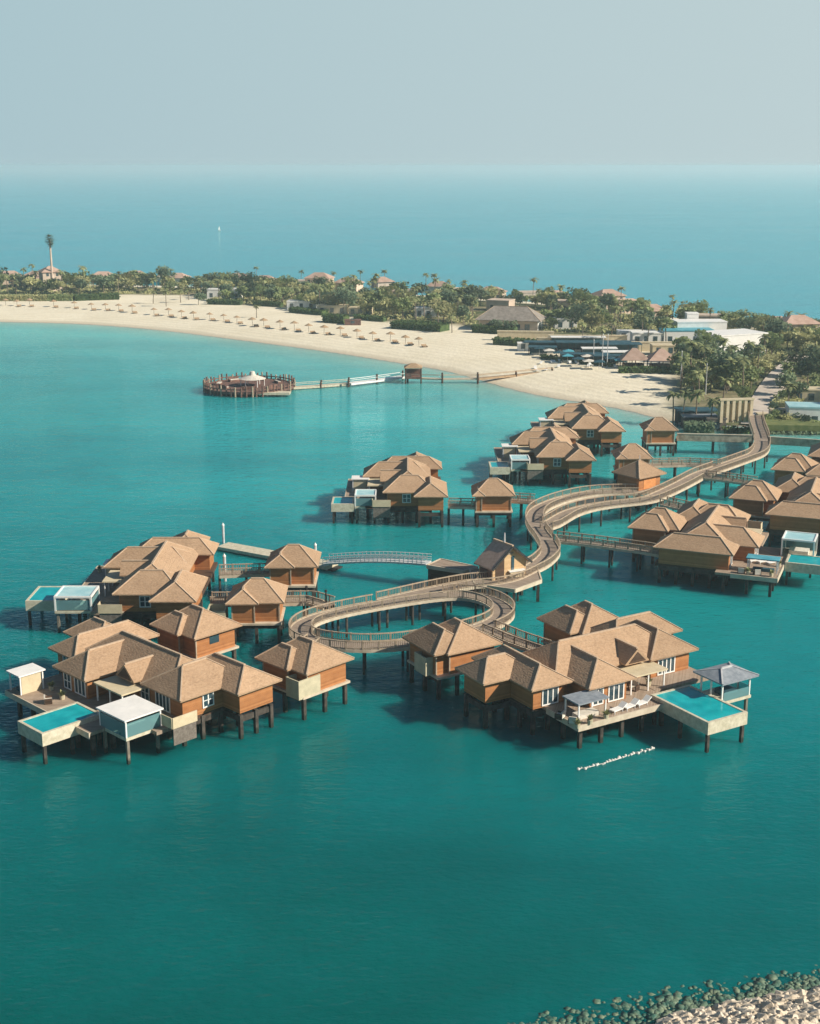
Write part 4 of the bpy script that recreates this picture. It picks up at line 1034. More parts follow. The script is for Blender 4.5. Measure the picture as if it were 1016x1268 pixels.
# the far shore, right hand half: a close row that hides most roofs
for i in range(58):
    px = 545 + i * 8.4 + rr.uniform(-3, 3); fy = float(np.interp(px, [550, 700, 800, 900, 1016, 1120], [368, 378, 391, 402, 414, 424]))
    x, y = at(px, fy + rr.uniform(2.2, 9), 2)
    if not road_clear(x, y, 7) or any((x - hx) ** 2 + (y - hy) ** 2 < 45 for hx, hy in HP): continue
    if rr.random() < .25 and npalm < 150:
        npalm += 1; put('p0', x, y, rr.uniform(0, 6.28), rr.uniform(.75, 1.0), 'date palm along the far shore behind the beach club', 'palm tree', 'palms along the far shore')
    elif nb < 274:
        nb += 1; k = 't%d' % rr.choice([0, 1, 3, 5, 4]); put(k, x, y, rr.uniform(0, 6.28), rr.uniform(.7, 1.0), KL[k], 'tree', 'trees in the island grove')
print('TREES', nb, npalm)

# low planting between the trees
ug = MB(); q_ = random.Random(17); cnt = 0
for x, y in cand[::-1]:
    px, py = topx(x, y, 2)
    if cnt >= 900 or px < -40 or px > 1060 or any(a <= px <= c and b <= py <= d for a, b, c, d in AVOID) or not road_clear(x, y, 5): continue
    if any((x - hx) ** 2 + (y - hy) ** 2 < 40 for hx, hy in HP): continue
    if abs(sdist(np.array([[x, y]]), VEGF)[0]) > 70: continue
    cnt += 1; gz_ = ground_z(x, y); r0 = q_.uniform(1.2, 2.8); hh = q_.uniform(.9, 2.4)
    for _ in range(34):
        a = q_.uniform(0, 6.28); d = r0 * math.sqrt(q_.random()); p = Vector((x + d * math.cos(a), y + d * math.sin(a), gz_ + hh * q_.random() * (1 - .6 * d / r0)))
        a = Vector((q_.gauss(0, 1), q_.gauss(0, 1), q_.gauss(0, 1))).normalized(); b = a.orthogonal().normalized(); s_ = q_.uniform(.3, .6)
        ug.add([p - a * s_, p + b * s_ * .7, p + a * s_, p - b * s_ * .7], [(0, 1, 2, 3)])
tag(ug.build('undergrowth', M['leaf_b']), 'low green shrubs filling the gaps between the island trees', 'undergrowth', kind='stuff')
# palms that stand out
for px, py, k, s, lb in ((41, 345, 'p2', 1.15, 'slim tall palm left of the mast above the houses'), (318, 344, 'p2', 1.0, 'tall palm with round head above the middle of the grove'), (446, 350, 'p2', 1.05, 'tall palm breaking the skyline left of the twin palms'),
                     (477, 351, 'p2', 1.1, 'tall palm with a leaning head on the island skyline'), (528, 358, 'p2', 1.15, 'left palm of the twin palms on the skyline'), (539, 358, 'p2', 1.15, 'right palm of the twin palms on the skyline'),
                     (414, 348, 'p1', 1.0, 'thin palm on the skyline over the pink house'), (660, 372, 'p2', 1.2, 'tall palm on the skyline behind the grey roofed restaurant'), (769, 383, 'p2', 1.15, 'tall leaning palm on the skyline behind the beach club'), (556, 362, 'p1', 1.0, 'palm just right of the twin palms'),
                     (831, 388, 'p2', 1.0, 'tall palm on the skyline above the white building'), (373, 346, 'p1', 1.0, 'short palm on the skyline left of the pink house'),
                     (190, 377, 'p3', 1.0, 'leftmost of the palms standing on open sand'), (206, 381, 'p0', 1.0, 'palm on open sand beside a small sunshade'), (224, 376, 'p3', 1.0, 'palm on open sand near the round bush'), (234, 373, 'p3', .9, 'small palm at the edge of the open sand'),
                     (318, 395, 'p3', .9, 'lonely palm on the sand above the beach parasols'), (560, 414, 'p0', 1.0, 'palm on sand left of the grey roofed restaurant'), (543, 405, 'p0', 1.0, 'palm by the long dark hedge on the sand'), (722, 430, 'p1', 1.0, 'palm over the left of the beach club'), (757, 428, 'p1', 1.05, 'palm behind the blue canopies of the beach club'), (745, 432, 'p0', 1.0, 'palm in the middle of the beach club')):
    x, y = at(px, py, 2); put(k, x, y, rr.uniform(0, 6.28), s * .8, lb, 'palm tree', None)
# palms and trees by the landing
for i, (px, py, k, s) in enumerate(((834, 518, 'p1', .85), (846, 520, 'p1', .9), (862, 521, 'p0', 1.05), (880, 524, 'p0', .95), (843, 488, 'p1', 1.0), (855, 470, 'p2', .9), (872, 472, 'p1', 1.0), (866, 500, 'p0', 1.0), (876, 474, 'p1', .9), (905, 476, 'p2', .9), (920, 490, 'p1', 1.0), (895, 505, 'p0', .9), (925, 470, 'p2', .9), (938, 470, 'p1', .9), (975, 510, 'p0', .9))):
    x, y = at(px, py, 2)
    put(k, x, y, rr.uniform(0, 6.28), s, 'palm in the cluster left of the paved road at the landing' if px < 950 else 'palm right of the paved road behind the promenade', 'palm tree', 'palms around the landing')
for i, (px, py, k, s) in enumerate(((860, 490, 't0', .9), (880, 486, 't1', 1.0), (900, 488, 't0', 1.05), (915, 478, 't1', 1.1), (885, 466, 't4', .7), (905, 464, 't0', .65), (930, 460, 't1', .7), (955, 446, 't0', 1.0), (965, 438, 't1', 1.1), (985, 470, 't2', .9), (1000, 478, 't4', 1.0), (1012, 466, 't2', 1.0), (975, 492, 't2', .75), (990, 500, 't4', .8), (1005, 455, 't1', 1.1), (980, 480, 't0', .9), (868, 458, 't0', 1.0), (850, 454, 't4', .9), (845, 474, 't3', 1.0), (918, 500, 't3', .8), (930, 484, 't0', .9), (948, 470, 't1', .8), (1014, 492, 't0', .8), (968, 500, 't3', .6), (840, 462, 't3', .9))):
    x, y = at(px, py, 2)
    put(k, x, y, rr.uniform(0, 6.28), s, {'t0': 'bushy green tree beside the paved road', 't1': 'pale olive tree beside the paved road', 't2': 'dark green tree right of the paved road', 't3': 'low green tree near the landing columns', 't4': 'broad dark green tree near the landing'}[k], 'tree', 'trees around the landing')

# tall mast dressed as a palm
x, y = at(66, 362, 2)
t = empty('palm_mast', (x, y, 2)); KIDS[t.name] = []; tag(t, 'very tall mast shaped like a palm rising over the houses', 'mast')
m = MB(); m.tube((0, 0, 0), (0, 0, 24), .6, .4, 9); m.build('shaft', M['pink_wall'], t)
m = MB(); r_ = random.Random(5)
for i in range(110):
    z = r_.uniform(21.6, 26.6); a = r_.uniform(0, 6.28); L = 3.0 * math.sin(math.pi * (z - 20.8) / 6.9) + .6
    e = r_.uniform(-.6, .7); p = Vector((0, 0, z)); q = p + Vector((math.cos(a) * L * math.cos(e), math.sin(a) * L * math.cos(e), L * math.sin(e) * .6)); w = Vector((-math.sin(a), math.cos(a), 0)) * .5
    m.add([p, (p + q) / 2 + w, q, (p + q) / 2 - w], [(0, 1, 2, 3)])
m.build('crown', M['leaf_c'], t)

# ------------------------------------------------------------------ island buildings
def house(x, y, rz, w, d, h, storeys, roofk, lb, grp='houses among the island trees'):
    t = empty('island_house', (x, y, ground_z(x, y) - .1), rz); KIDS[t.name] = []; tag(t, lb, 'house', grp)
    m = MB(); m.box(-w / 2, -d / 2, 0, w / 2, d / 2, h); m.build('wall', M['pink_wall'], t)
    if roofk == 'hip':
        mm, r2 = hip_mb(-w / 2 - .6, -d / 2 - .6, w / 2 + .6, d / 2 + .6, h + .02, k=.5); mm.build('roof', M['pink_roof'], t)
    else:
        m = MB(); m.box(-w / 2 - .15, -d / 2 - .15, h, w / 2 + .15, d / 2 + .15, h + .5); m.build('parapet', M['pink_wall'], t)
    for s in range(storeys):
        n = max(2, int(w / 3.4))
        for i in range(n):
            a = -w / 2 + w * (i + .5) / n
            m = MB(); m.box(a - .6, -d / 2 - .05, s * 3.1 + .9, a + .6, -d / 2 + .02, s * 3.1 + 2.5); m.build('window', M['pane'], t)
    return t
HL = {0: 'small hip roofed house among the island trees', 1: 'low flat roofed house half hidden by the island trees', 2: 'taller pinkish house showing above the island trees', 3: 'long low pale house at the left end of the island'}
for i, ((px, py, k), (x, y)) in enumerate(zip(HOUSES, HP)):
    q = random.Random(i); rz = q.uniform(-.5, .5)
    if k == 0: house(x, y, rz, q.uniform(9, 13), 8, 4.6 if px < 560 else 3.6, 1, 'hip', HL[0])
    elif k == 1: house(x, y, rz, q.uniform(9, 14), 8, 4.0, 1, 'flat', HL[1])
    elif k == 2: house(x, y, rz, 12 if px > 100 else 9, 9, 6.3 if px > 100 else 9.0, 2 if px > 100 else 3, 'hip', {64: 'tall pink house at the foot of the mast', 396: 'wide pinkish two storey house below the skyline palms', 752: 'two storey pinkish house behind the beach club', 986: 'two storey house with pale walls near the road end'}[px], None)
    else: house(x, y, rz, 18, 8, 3.4, 1, 'hip', HL[3], None)

# grey-roofed restaurant on the beach
x, y = at(634, 411, 2.2); t = empty('beach_restaurant', (x, y + 6, 2.0), R(-14)); KIDS[t.name] = []; tag(t, 'beach restaurant with large grey hipped roof and white end wall', 'restaurant')
mm, r2 = hip_mb(-12, -7, 12, 7, 4.4, k=.62); ro = mm.build('roof', M['grey_thatch'], t); r2.build('ridge_cap', M['ridge'], ro)
m = MB(); m.box(-10.6, -5.6, 0, 10.6, 5.6, 4.5); m.build('wall', M['pink_wall'], t)
m = MB(); m.box(10.62, -5.4, .2, 10.8, 5.4, 4.2); m.build('end_wall', M['white'], t)
for a in (-7, -3.5, 0, 3.5, 7):
    m = MB(); m.box(a - .9, -5.68, .3, a + .9, -5.58, 3.0); m.build('window', M['pane'], t)
m = MB(); m.box(10.82, -2.0, .3, 10.9, 2.0, 3.4); m.build('window', M['pane'], t)
def block(name, lb, cat, px, py, rz, w, d, h, mat='white', group=None, win=3, over=None, zoff=0):
    x, y = at(px, py, 2); z = ground_z(x, y) - .1 + zoff
    t = empty(name, (x, y + d / 2, z), R(rz)); KIDS[t.name] = []; tag(t, lb, cat, group)
    m = MB(); m.box(-w / 2, -d / 2, 0, w / 2, d / 2, h); m.build('wall', M[mat], t)
    m = MB(); m.box(-w / 2 - .12, -d / 2 - .12, h, w / 2 + .12, d / 2 + .12, h + .35); m.build('parapet', M[over or mat], t)
    for i in range(win):
        a = -w / 2 + w * (i + .5) / win
        m = MB(); m.box(a - .7, -d / 2 - .06, .8, a + .7, -d / 2 + .02, 2.6); m.build('window', M['pane'], t)
    return t
block('beach_wall', 'cream garden wall below the grey roofed restaurant', 'wall', 651, 424, -8, 19, 1.2, 3.0, 'cream', win=0)
block('beach_wall', 'cream garden wall left of the beach club canopies', 'wall', 686, 430, -4, 11, 1.2, 2.4, 'cream', win=0)
block('white_building', 'large white flat building with a blank sunlit wall by the trees', 'building', 910, 443, 24, 19, 12, 6.6, 'white', win=0)
block('white_building', 'white building with upper block behind the cyan roof', 'building', 868, 424, 4, 17, 8, 6.2, 'white', win=4)
block('white_building', 'white roof tower block above the cyan roof', 'building', 857, 420, 0, 4, 4, 8.2, 'white', win=1)
block('pool_building', 'low building with cyan blue roof at the beach club', 'building', 853, 428, 2, 17, 8, 4.2, 'white', over='blue_roof', win=4)
block('pool_building', 'low white building left of the cyan roof', 'building', 806, 428, 0, 12, 6, 3.4, 'white', win=4)
block('pool_building', 'long low white building at the left of the beach club', 'building', 790, 424, 0, 13, 5, 3.0, 'white', win=4)
block('pool_building', 'cream low building behind the twin thatched huts', 'building', 838, 442, 0, 15, 5, 3.0, 'cream', win=4)
block('pool_building', 'white flat roofed kiosk on the sand by the dark hedge', 'kiosk', 648, 436, 0, 3.4, 2.4, 2.4, 'white', win=1)
block('white_building', 'white and blue house at the right edge behind the promenade', 'building', 1012, 521, -8, 12, 7, 4.4, 'white', over='pale_blue', win=3)
block('white_building', 'pale low building right of the paved road', 'building', 1006, 500, -6, 9, 5, 3.2, 'cream', win=3)
block('white_building', 'small cream kiosk on the lawn right of the landing', 'kiosk', 968, 515, -4, 5, 2.4, 2.2, 'cream', win=2)
block('white_building', 'small cream pavilion right of the columns at the landing', 'kiosk', 945, 519, 0, 2.2, 2, 2.4, 'cream', win=1)
block('pale_house', 'low white building behind the hedges in the middle of the beach', 'house', 278, 372, -4, 15, 7, 4.0, 'white', win=4)
block('pale_house', 'low cream building behind the shrubs left of the long hedge', 'house', 412, 391, -4, 12, 6, 3.2, 'cream', win=3)
block('pale_house', 'low white building above the beach parasols at mid island', 'house', 374, 385, -4, 12, 6, 3.2, 'white', win=3)
block('pale_house', 'low cream building between the shrubs and the long hedge', 'house', 447, 393, -6, 9, 5, 3.0, 'cream', win=3)
block('pale_house', 'low pale building over the long hedge', 'house', 532, 395, -6, 11, 5, 3.4, 'white', win=3)
block('pale_house', 'small pale house behind the cream wall and restaurant', 'house', 701, 410, 0, 8, 5, 3.6, 'white', win=2)

# beach club: navy canopies, sunshades
def canopy(lb, px, py, w, d, h, mat, rz=0):
    x, y = at(px, py, 2); z = ground_z(x, y)
    t = empty('canopy', (x, y, z), R(rz)); KIDS[t.name] = []; tag(t, lb, 'canopy', 'canopies of the beach club')
    m = MB(); m.box(-w / 2, -d / 2, h, w / 2, d / 2, h + .22); m.build('cover', M[mat], t)
    n = max(2, round(w / 4))
    for i in range(n + 1):
        for s in (-1, 1):
            a = -w / 2 + .2 + (w - .4) * i / n; b = s * (d / 2 - .2)
            m = MB(); m.box(a - .07, b - .07, 0, a + .07, b + .07, h); m.build('post', M['dark'], t)
    m = MB(); m.box(-w / 2 + .5, d / 2 - .6, 0, w / 2 - .5, d / 2 - .3, h * .9); m.build('back_wall', M['navy'], t)
    m = MB(); m.box(-w / 2 + 1, -.6, 0, w / 2 - 1, .4, .5); m.build('bench', M['sofa'], t)
canopy('long navy canopy at the left of the beach club', 688, 436, 20, 5, 2.8, 'navy', -4)
canopy('long navy canopy behind the blue parasols', 735, 437, 24, 6, 3.0, 'navy', -2)
canopy('navy canopy on the right beside the thatched huts', 768, 440, 13, 6, 3.2, 'navy', 0)
canopy('white topped canopy in the middle of the beach club', 742, 444, 11, 4, 2.8, 'white', 0)
canopy('white topped canopy next to the thatched huts', 764, 448, 9, 4, 2.6, 'white', 2)
canopy('long white canopy at the back of the beach club', 716, 431, 18, 4, 3.0, 'white', -2)
canopy('low navy canopy in the front row over the lounger terrace', 724, 450, 15, 4, 2.5, 'navy', -3)
canopy('low navy canopy just left of the thatched huts', 757, 453, 11, 4, 2.6, 'navy', 0)
canopy('short navy canopy at the sand end of the beach club', 672, 440, 9, 4, 2.4, 'navy', -4)
block('beach_wall', 'cream wall behind the twin thatched huts', 'wall', 812, 437, 0, 22, 1.2, 2.8, 'cream', win=0)
block('beach_wall', 'long cream wall at the back of the navy canopies', 'wall', 728, 428, -2, 26, 1.2, 2.6, 'cream', win=0)
canopy('navy canopy beside the palms left of the landing columns', 862, 518, 10, 5, 3.6, 'navy', 2)
def pole(px, py, h, lb):
    x, y = at(px, py, 2); t = empty('flagpole', (x, y, ground_z(x, y))); KIDS[t.name] = []; tag(t, lb, 'pole', 'slim poles at the beach club')
    m = MB(); m.tube((0, 0, 0), (0, 0, h), .16, .09, 6); m.build('shaft', M['pale_metal'], t)
    m = MB(); m.tube((0, 0, h), (0, 0, h + .3), .16, .02, 6); m.build('cap', M['white'], t)
pole(746, 456, 9.5, 'left slim pale pole at the beach club'); pole(752, 456, 9.5, 'right slim pale pole at the beach club'); pole(735, 452, 7, 'short slim pole over the blue parasols'); pole(843, 478, 9, 'slim pale pole between the thatched huts and palms'); pole(874, 490, 8, 'slim pale pole among the palms at the landing')
def sunshade(px, py, mat, lb):
    x, y = at(px, py, 2); t = empty('sunshade', (x, y, ground_z(x, y))); KIDS[t.name] = []; tag(t, lb, 'parasol', 'square sunshades of the beach club')
    m = MB(); m.tube((0, 0, -.2), (0, 0, 2.5), .06, .05, 6); m.build('pole', M['pale_metal'], t)
    mm, r2 = hip_mb(-1.7, -1.7, 1.7, 1.7, 2.3, k=.35, hip=(1, 1), th=.06); mm.build('canopy', M[mat], t)
for i, (px, py) in enumerate(((668, 441), (680, 444), (692, 447), (704, 445), (716, 449), (727, 452), (738, 449), (703, 451), (716, 455), (729, 458), (756, 455), (768, 457), (742, 459))):
    mt = ('navy', 'sofa', 'navy', 'blue_roof')[i % 4]
    sunshade(px, py, mt, {'navy': 'navy square sunshade on the beach club terrace', 'sofa': 'pale square sunshade on the beach club terrace', 'blue_roof': 'light blue square sunshade on the beach club terrace'}[mt])
for i in range(22):
    q = random.Random(i + 400); px, py = q.uniform(660, 770), q.uniform(446, 460)
    x, y = at(px, py, 2); lounger(x, y, ground_z(x, y), q.uniform(-.4, .4), 'white sun lounger in rows before the beach club canopies', 'loungers of the beach club')
def thatched_hut(px, py, lb, s=1.0):
    x, y = at(px, py, 2); t = empty('thatched_hut', (x, y + 3, ground_z(x, y))); KIDS[t.name] = []; t.scale = (s, s, s)
    tag(t, lb, 'hut', 'open thatched huts at the beach club')
    mm, r2 = hip_mb(-4.2, -3.6, 4.2, 3.6, 2.7, k=.85, hip=(1, 1)); mm.build('roof', M['pink_roof'], t)
    for a in (-3.5, 0, 3.5):
        for b in (-3, 3):
            m = MB(); m.box(a - .12, b - .12, 0, a + .12, b + .12, 2.75); m.build('post', M['dark_wood'], t)
    m = MB(); m.box(-3, -.5, 0, 3, 2.5, 1.1); m.build('bar_counter', M['dark_wood'], t)
thatched_hut(787, 459, 'left thatched open hut on the beach beside the canopies'); thatched_hut(821, 460, 'right thatched open hut on the beach beside the palms'); thatched_hut(862, 444, 'small thatched hut half hidden behind palms', .8)

# landing columns (pale screen of tall fins)
x, y = at(912, 524, 2.2); t = empty('column_screen', (x, y + .8, 2.3), R(9)); KIDS[t.name] = []; tag(t, 'row of tall cream columns at the end of the walkway', 'colonnade')
for i in range(6):
    m = MB(); a = -3.6 + 1.45 * i; m.box(a - .34, -.4, 0, a + .34, .4, 5.2); m.build('column', M['cream'], t)
m = MB(); m.box(-4.1, .42, 0, 4.1, .8, 4.4); m.build('back_wall', M['beige'], t)
m = MB(); m.box(-4.2, -.5, 5.2, 4.2, .6, 5.6); m.build('lintel', M['cream'], t)
block('garden_shed', 'brown slatted shed left of the cream columns', 'shed', 888, 525, 0, 4.5, 2.5, 3.2, 'lattice', win=1)
block('garden_shed', 'grey blue roofed shelter under the palms at the landing', 'shelter', 868, 523, 0, 8, 3, 3.2, 'dark', win=2, over='grey_roof')

# paved road
m = MB(); hw = 3.5
P = [Vector(p) for p in ROAD]; P = resample(catmull([tuple(p) for p in P], 4), 6, False)
Lf = offset(P, hw, False); Rt = offset(P, -hw, False)
for i in range(len(P) - 1):
    z = lambda q: ground_z(q.x, q.y) + .35
    m.add([(Lf[i].x, Lf[i].y, z(P[i])), (Rt[i].x, Rt[i].y, z(P[i])), (Rt[i + 1].x, Rt[i + 1].y, z(P[i + 1])), (Lf[i + 1].x, Lf[i + 1].y, z(P[i + 1])), (Lf[i].x, Lf[i].y, 1), (Rt[i].x, Rt[i].y, 1), (Rt[i + 1].x, Rt[i + 1].y, 1), (Lf[i + 1].x, Lf[i + 1].y, 1)],
          [(3, 2, 1, 0), (0, 1, 5, 4)[::-1], (1, 2, 6, 5), (3, 0, 4, 7)])
tag(m.build('road', M['paving']), 'pale paved road leading inland', 'road', kind='structure')
m = MB(); q = [at(*p, 2.4) for p in [(947, 527), (1030, 528), (1030, 524), (1000, 519), (975, 516), (948, 517)]]; m.prism(q, 1.2, 2.55)
tag(m.build('lawn', M['lawn']), 'bright green lawn behind the promenade', 'lawn', kind='structure')

# hedges and shrubs
def hedge(lb, px0, py0, px1, py1, d, h, mat='hedge'):
    A = Vector(at(px0, py0, 2)); B = Vector(at(px1, py1, 2)); L = (B - A).length; mid = (A + B) / 2; ang = math.atan2((B - A).y, (B - A).x)
    t = empty('hedge', (mid.x, mid.y, ground_z(mid.x, mid.y)), ang); KIDS[t.name] = []; tag(t, lb, 'hedge', 'clipped hedges on the island')
    q = random.Random(int(px0 * 7 + py0)); m = MB(); m.box(-L / 2 + .3, -d / 2 + .3, 0, L / 2 - .3, d / 2 - .3, h - .3)
    for i in range(min(900, int(L * d * 4 + L * h * 6))):
        p = Vector((q.uniform(-L / 2, L / 2), q.uniform(-d / 2, d / 2), q.uniform(.1, h)))
        if q.random() < .5: p.z = h + q.uniform(-.3, .15)
        else: p.y = -d / 2 + q.uniform(-.1, .3)
        a = Vector((q.gauss(0, 1), q.gauss(0, 1), q.gauss(0, 1))).normalized(); b = a.orthogonal().normalized(); s = q.uniform(.25, .5)
        m.add([p - a * s, p + b * s * .7, p + a * s, p - b * s * .7], [(0, 1, 2, 3)])
    m.build('foliage', M[mat], t)
hedge('long dark hedge along the left end of the beach', 92, 374, 148, 372, 4, 2.6)
hedge('low green hedge at the far left of the beach', -20, 374, 60, 374, 5, 2.4, 'leaf_b')
hedge('green hedge between the mast and the long dark hedge', 60, 374, 92, 374, 4, 2.6, 'leaf_a')
hedge('dark hedge behind the round bush', 258, 378, 300, 379, 4, 2.0)
hedge('thin hedge above the middle parasols', 316, 380, 350, 382, 3, 2.0)
hedge('low hedge left of the brown hut on sand', 362, 388, 404, 392, 4, 2.0)
hedge('dense hedge before the brown hut on sand', 403, 400, 430, 402, 5, 3.0)
hedge('thin hedge right of the brown hut', 440, 397, 478, 400, 3, 1.8)
hedge('long dark hedge on the sand in mid beach', 490, 407, 552, 412, 7, 2.6)
hedge('dark hedge before the grey roofed restaurant', 586, 413, 640, 416, 4, 2.6)
hedge('brown green hedge below the cream wall', 612, 428, 664, 431, 4, 2.2)
hedge('dark hedge in front of the twin thatched huts', 765, 463, 836, 464, 3, 1.6)
hedge('dark hedge below the landing palms', 846, 526, 886, 527, 4, 2.8, 'leaf_c')
hedge('dark hedge between columns and promenade', 896, 527, 930, 528, 3, 1.8)
hedge('dark hedge along the lawn at the right edge', 948, 529, 1030, 530, 2, 1.2, 'leaf_c')
hedge('bright hedge right of the paved road', 962, 505, 985, 500, 5, 1.6, 'leaf_b')
hedge('bright hedge left of the paved road', 925, 455, 962, 448, 5, 1.6, 'leaf_b')
hedge('dark planting strip in front of the beach club', 672, 445, 760, 456, 3, 1.2)
def bush(lb, px, py, k='t3', s=.55):
    x, y = at(px, py, 2); return put(k, x, y, 1.0, s, lb, 'bush', None)
bush('round dark bush on the open sand', 246, 379, 't4', .75); bush('dark bush before the restaurant roof', 611, 414, 't4', .7); bush('dark bush at the restaurant corner', 631, 416, 't2', .6); bush('bush right of the restaurant', 676, 404, 't0', .8)
for i, (px, py, k, s_) in enumerate(((952, 521, 't3', .55), (962, 519, 't0', .5), (974, 521, 't5', .55), (986, 519, 't3', .6), (998, 523, 't4', .5), (1010, 526, 't3', .5), (966, 524, 't4', .35), (982, 526, 't1', .35), (972, 484, 't5', .6), (958, 512, 't4', .5))):
    x, y = at(px, py, 2); put(k, x, y, i * 1.3, s_, {'t3': 'low green shrub on the lawn behind the promenade', 't0': 'bushy shrub on the lawn behind the promenade', 't5': 'pale olive shrub near the paved road and lawn', 't4': 'dark rounded shrub near the paved road and lawn', 't1': 'small pale shrub at the edge of the lawn'}[k], 'shrub', 'shrubs round the lawn')
for i, (px, py, k, s_) in enumerate(((900, 412, 't0', 1.0), (915, 416, 't1', 1.0), (928, 420, 't4', 1.05), (940, 418, 't0', 1.1), (950, 424, 't1', .95), (975, 416, 't4', 1.0), (992, 420, 't0', .95), (1003, 426, 't5', 1.0), (1014, 422, 't4', 1.05), (960, 430, 't5', .95), (946, 434, 't3', 1.0), (1010, 438, 't0', 1.0), (975, 434, 't4', .9), (996, 440, 't1', .95))):
    x, y = at(px, py, 2); put(k, x, y, i * 2.1, s_, KL[k], 'tree', 'trees in the island grove')
block('beach_hut', 'small brown hut on the sand by the shrubs', 'hut', 437, 404, 0, 6, 3, 1.8, 'red_timber', win=1)

# ------------------------------------------------------------------ parasols and beds on the beach
UMB = [(6, 380), (22, 380.5), (39, 380.5), (68, 381.5), (90.5, 383), (114, 384.5), (131, 385.5), (146, 386), (163, 388), (193, 391), (210, 392), (225, 394), (242, 395.5), (259.5, 397), (276, 399), (295, 401), (312, 404), (329, 405.5), (348, 408), (367, 410), (384.5, 412), (404, 414), (422, 416), (440, 419), (461.5, 421.5), (482, 424), (503, 427.5), (521, 430)]
protoU = protoL = None
for i, (px, py) in enumerate(UMB):
    x, y = at(px, py + 2, 1.2); z = ground_z(x, y)
    if protoU is None:
        t = empty('beach_parasol'); KIDS[t.name] = []
        m = MB(); m.tube((0, 0, -.2), (0, 0, 2.4), .07, .06, 6); m.build('pole', M['dark_wood'], t)
        m = MB()
        n = 12
        vs = [(0, 0, 3.0)] + [(1.55 * math.cos(6.283 * a / n), 1.55 * math.sin(6.283 * a / n), 2.15 + .05 * (a % 2)) for a in range(n)] + [(0, 0, 2.45)]
        m.add(vs, [(0, 1 + a, 1 + (a + 1) % n) for a in range(n)] + [(n + 1, 1 + (a + 1) % n, 1 + a) for a in range(n)])
        m.build('canopy', M['straw'], t); protoU = t
        l = empty('beach_bed'); KIDS[l.name] = []
        m = MB(); m.box(-.9, -.95, .3, .9, .5, .42); m.build('mattress', M['straw'], l)
        m = MB(); m.bar((0, .5, .36), (0, 1.1, .8), 1.8, .1); m.build('backrest', M['straw'], l)
        m = MB()
        for a in (-.8, .7): m.box(a, -.9, 0, a + .1, .45, .3)
        m.build('frame', M['dark_wood'], l); protoL = l
    else: t = copy_tree(protoU)
    jr = random.Random(i + 70); x += jr.uniform(-.8, .8); y += jr.uniform(-1.2, 1.2); t.scale = (jr.uniform(.92, 1.12),) * 3; t.rotation_euler = (jr.uniform(-.05, .05), jr.uniform(-.05, .05), jr.uniform(0, 6))
    t.location = (x, y, z)
    tag(t, 'straw parasol in the long row along the pale beach' if i not in (0, 27) else ('straw parasol at the left end of the beach row' if i == 0 else 'straw parasol at the right end of the beach row'), 'parasol', 'straw parasols along the beach')
    if 1 <= i:
        l = protoL if i == 1 else copy_tree(protoL)
        bx_, by_ = x + 1.8, y - 3.2; l.location = (bx_, by_, ground_z(bx_, by_)); l.rotation_euler = (0, 0, .3)
        tag(l, 'straw coloured double bed on sand below the parasol row', 'beach bed', 'beds along the beach')

# ------------------------------------------------------------------ round timber platform, jetty, gazebo
px_c = at(309, 476, 2.0); Rr = 12.4
t = empty('round_platform', (px_c[0], px_c[1], .3)); KIDS[t.name] = []; tag(t, 'round timber platform ringed with posts out in the lagoon', 'platform')
n = 36; circ = lambda r_: [(r_ * math.cos(6.28319 * i / n), r_ * math.sin(6.28319 * i / n)) for i in range(n)]
m = MB(); m.prism(circ(Rr - .3), .9, 1.5); m.build('deck', M['red_timber'], t)
m = MB(); m.prism(circ(Rr - 1.0), -1, .88); m.build('base', M['dark_wood'], t)
for i in range(54):
    a = 6.28319 * i / 54 + random.Random(i).uniform(-.03, .03)
    if abs((a - 6.1)) < .12: continue
    m = MB(); h = random.Random(i + 99).uniform(2.7, 3.4); m.tube((Rr * math.cos(a), Rr * math.sin(a), -1), (Rr * math.cos(a), Rr * math.sin(a), h), .26, .22, 7)
    m.build('post', M['red_timber' if i % 3 else 'rail'], t)
m = MB()
for r_, z, w in ((Rr - .05, 1.3, .5), (Rr - .05, 2.2, .25)):
    c = circ(r_)
    for i in range(n):
        if i == n - 1: continue
        a, b = c[i], c[(i + 1) % n]; m.bar((a[0], a[1], z), (b[0], b[1], z), .2, w)
m.build('rail', M['red_timber'], t)
m = MB(); m.box(2, -11.5, .7, 12, -8.6, 1.3); m.build('landing_step', M['pool_wall'], t)
t = empty('tent_canopy', (px_c[0] + 1.0, px_c[1] - 1, 1.8)); KIDS[t.name] = []; tag(t, 'white peaked tent canopy on the round platform', 'tent')
m = MB(); m.tube((0, 0, 2.0), (0, 0, 2.9), 3.7, 1.2, 16); m.tube((0, 0, 2.9), (0, 0, 4.0), .95, .6, 10); m.build('cover', M['sofa'], t)
for a in range(6):
    m = MB(); b = a * 1.047; m.tube((3.2 * math.cos(b), 3.2 * math.sin(b), 0), (3.2 * math.cos(b), 3.2 * math.sin(b), 2.1), .12, .12, 6); m.build('post', M['white'], t)
def sofa(x, y, rz, lb):
    t = empty('outdoor_sofa', (px_c[0] + x, px_c[1] + y, 1.8), rz); KIDS[t.name] = []; tag(t, lb, 'sofa', 'sofas on the round platform')
    m = MB(); m.box(-1.6, -.5, 0, 1.6, .5, .5); m.build('seat', M['red_timber'], t)
    m = MB(); m.box(-1.6, .5, 0, 1.6, .75, 1.1); m.build('backrest', M['red_timber'], t)
    m = MB(); m.box(-1.4, -.45, .5, 1.4, .45, .68); m.build('cushion', M['sofa'], t)
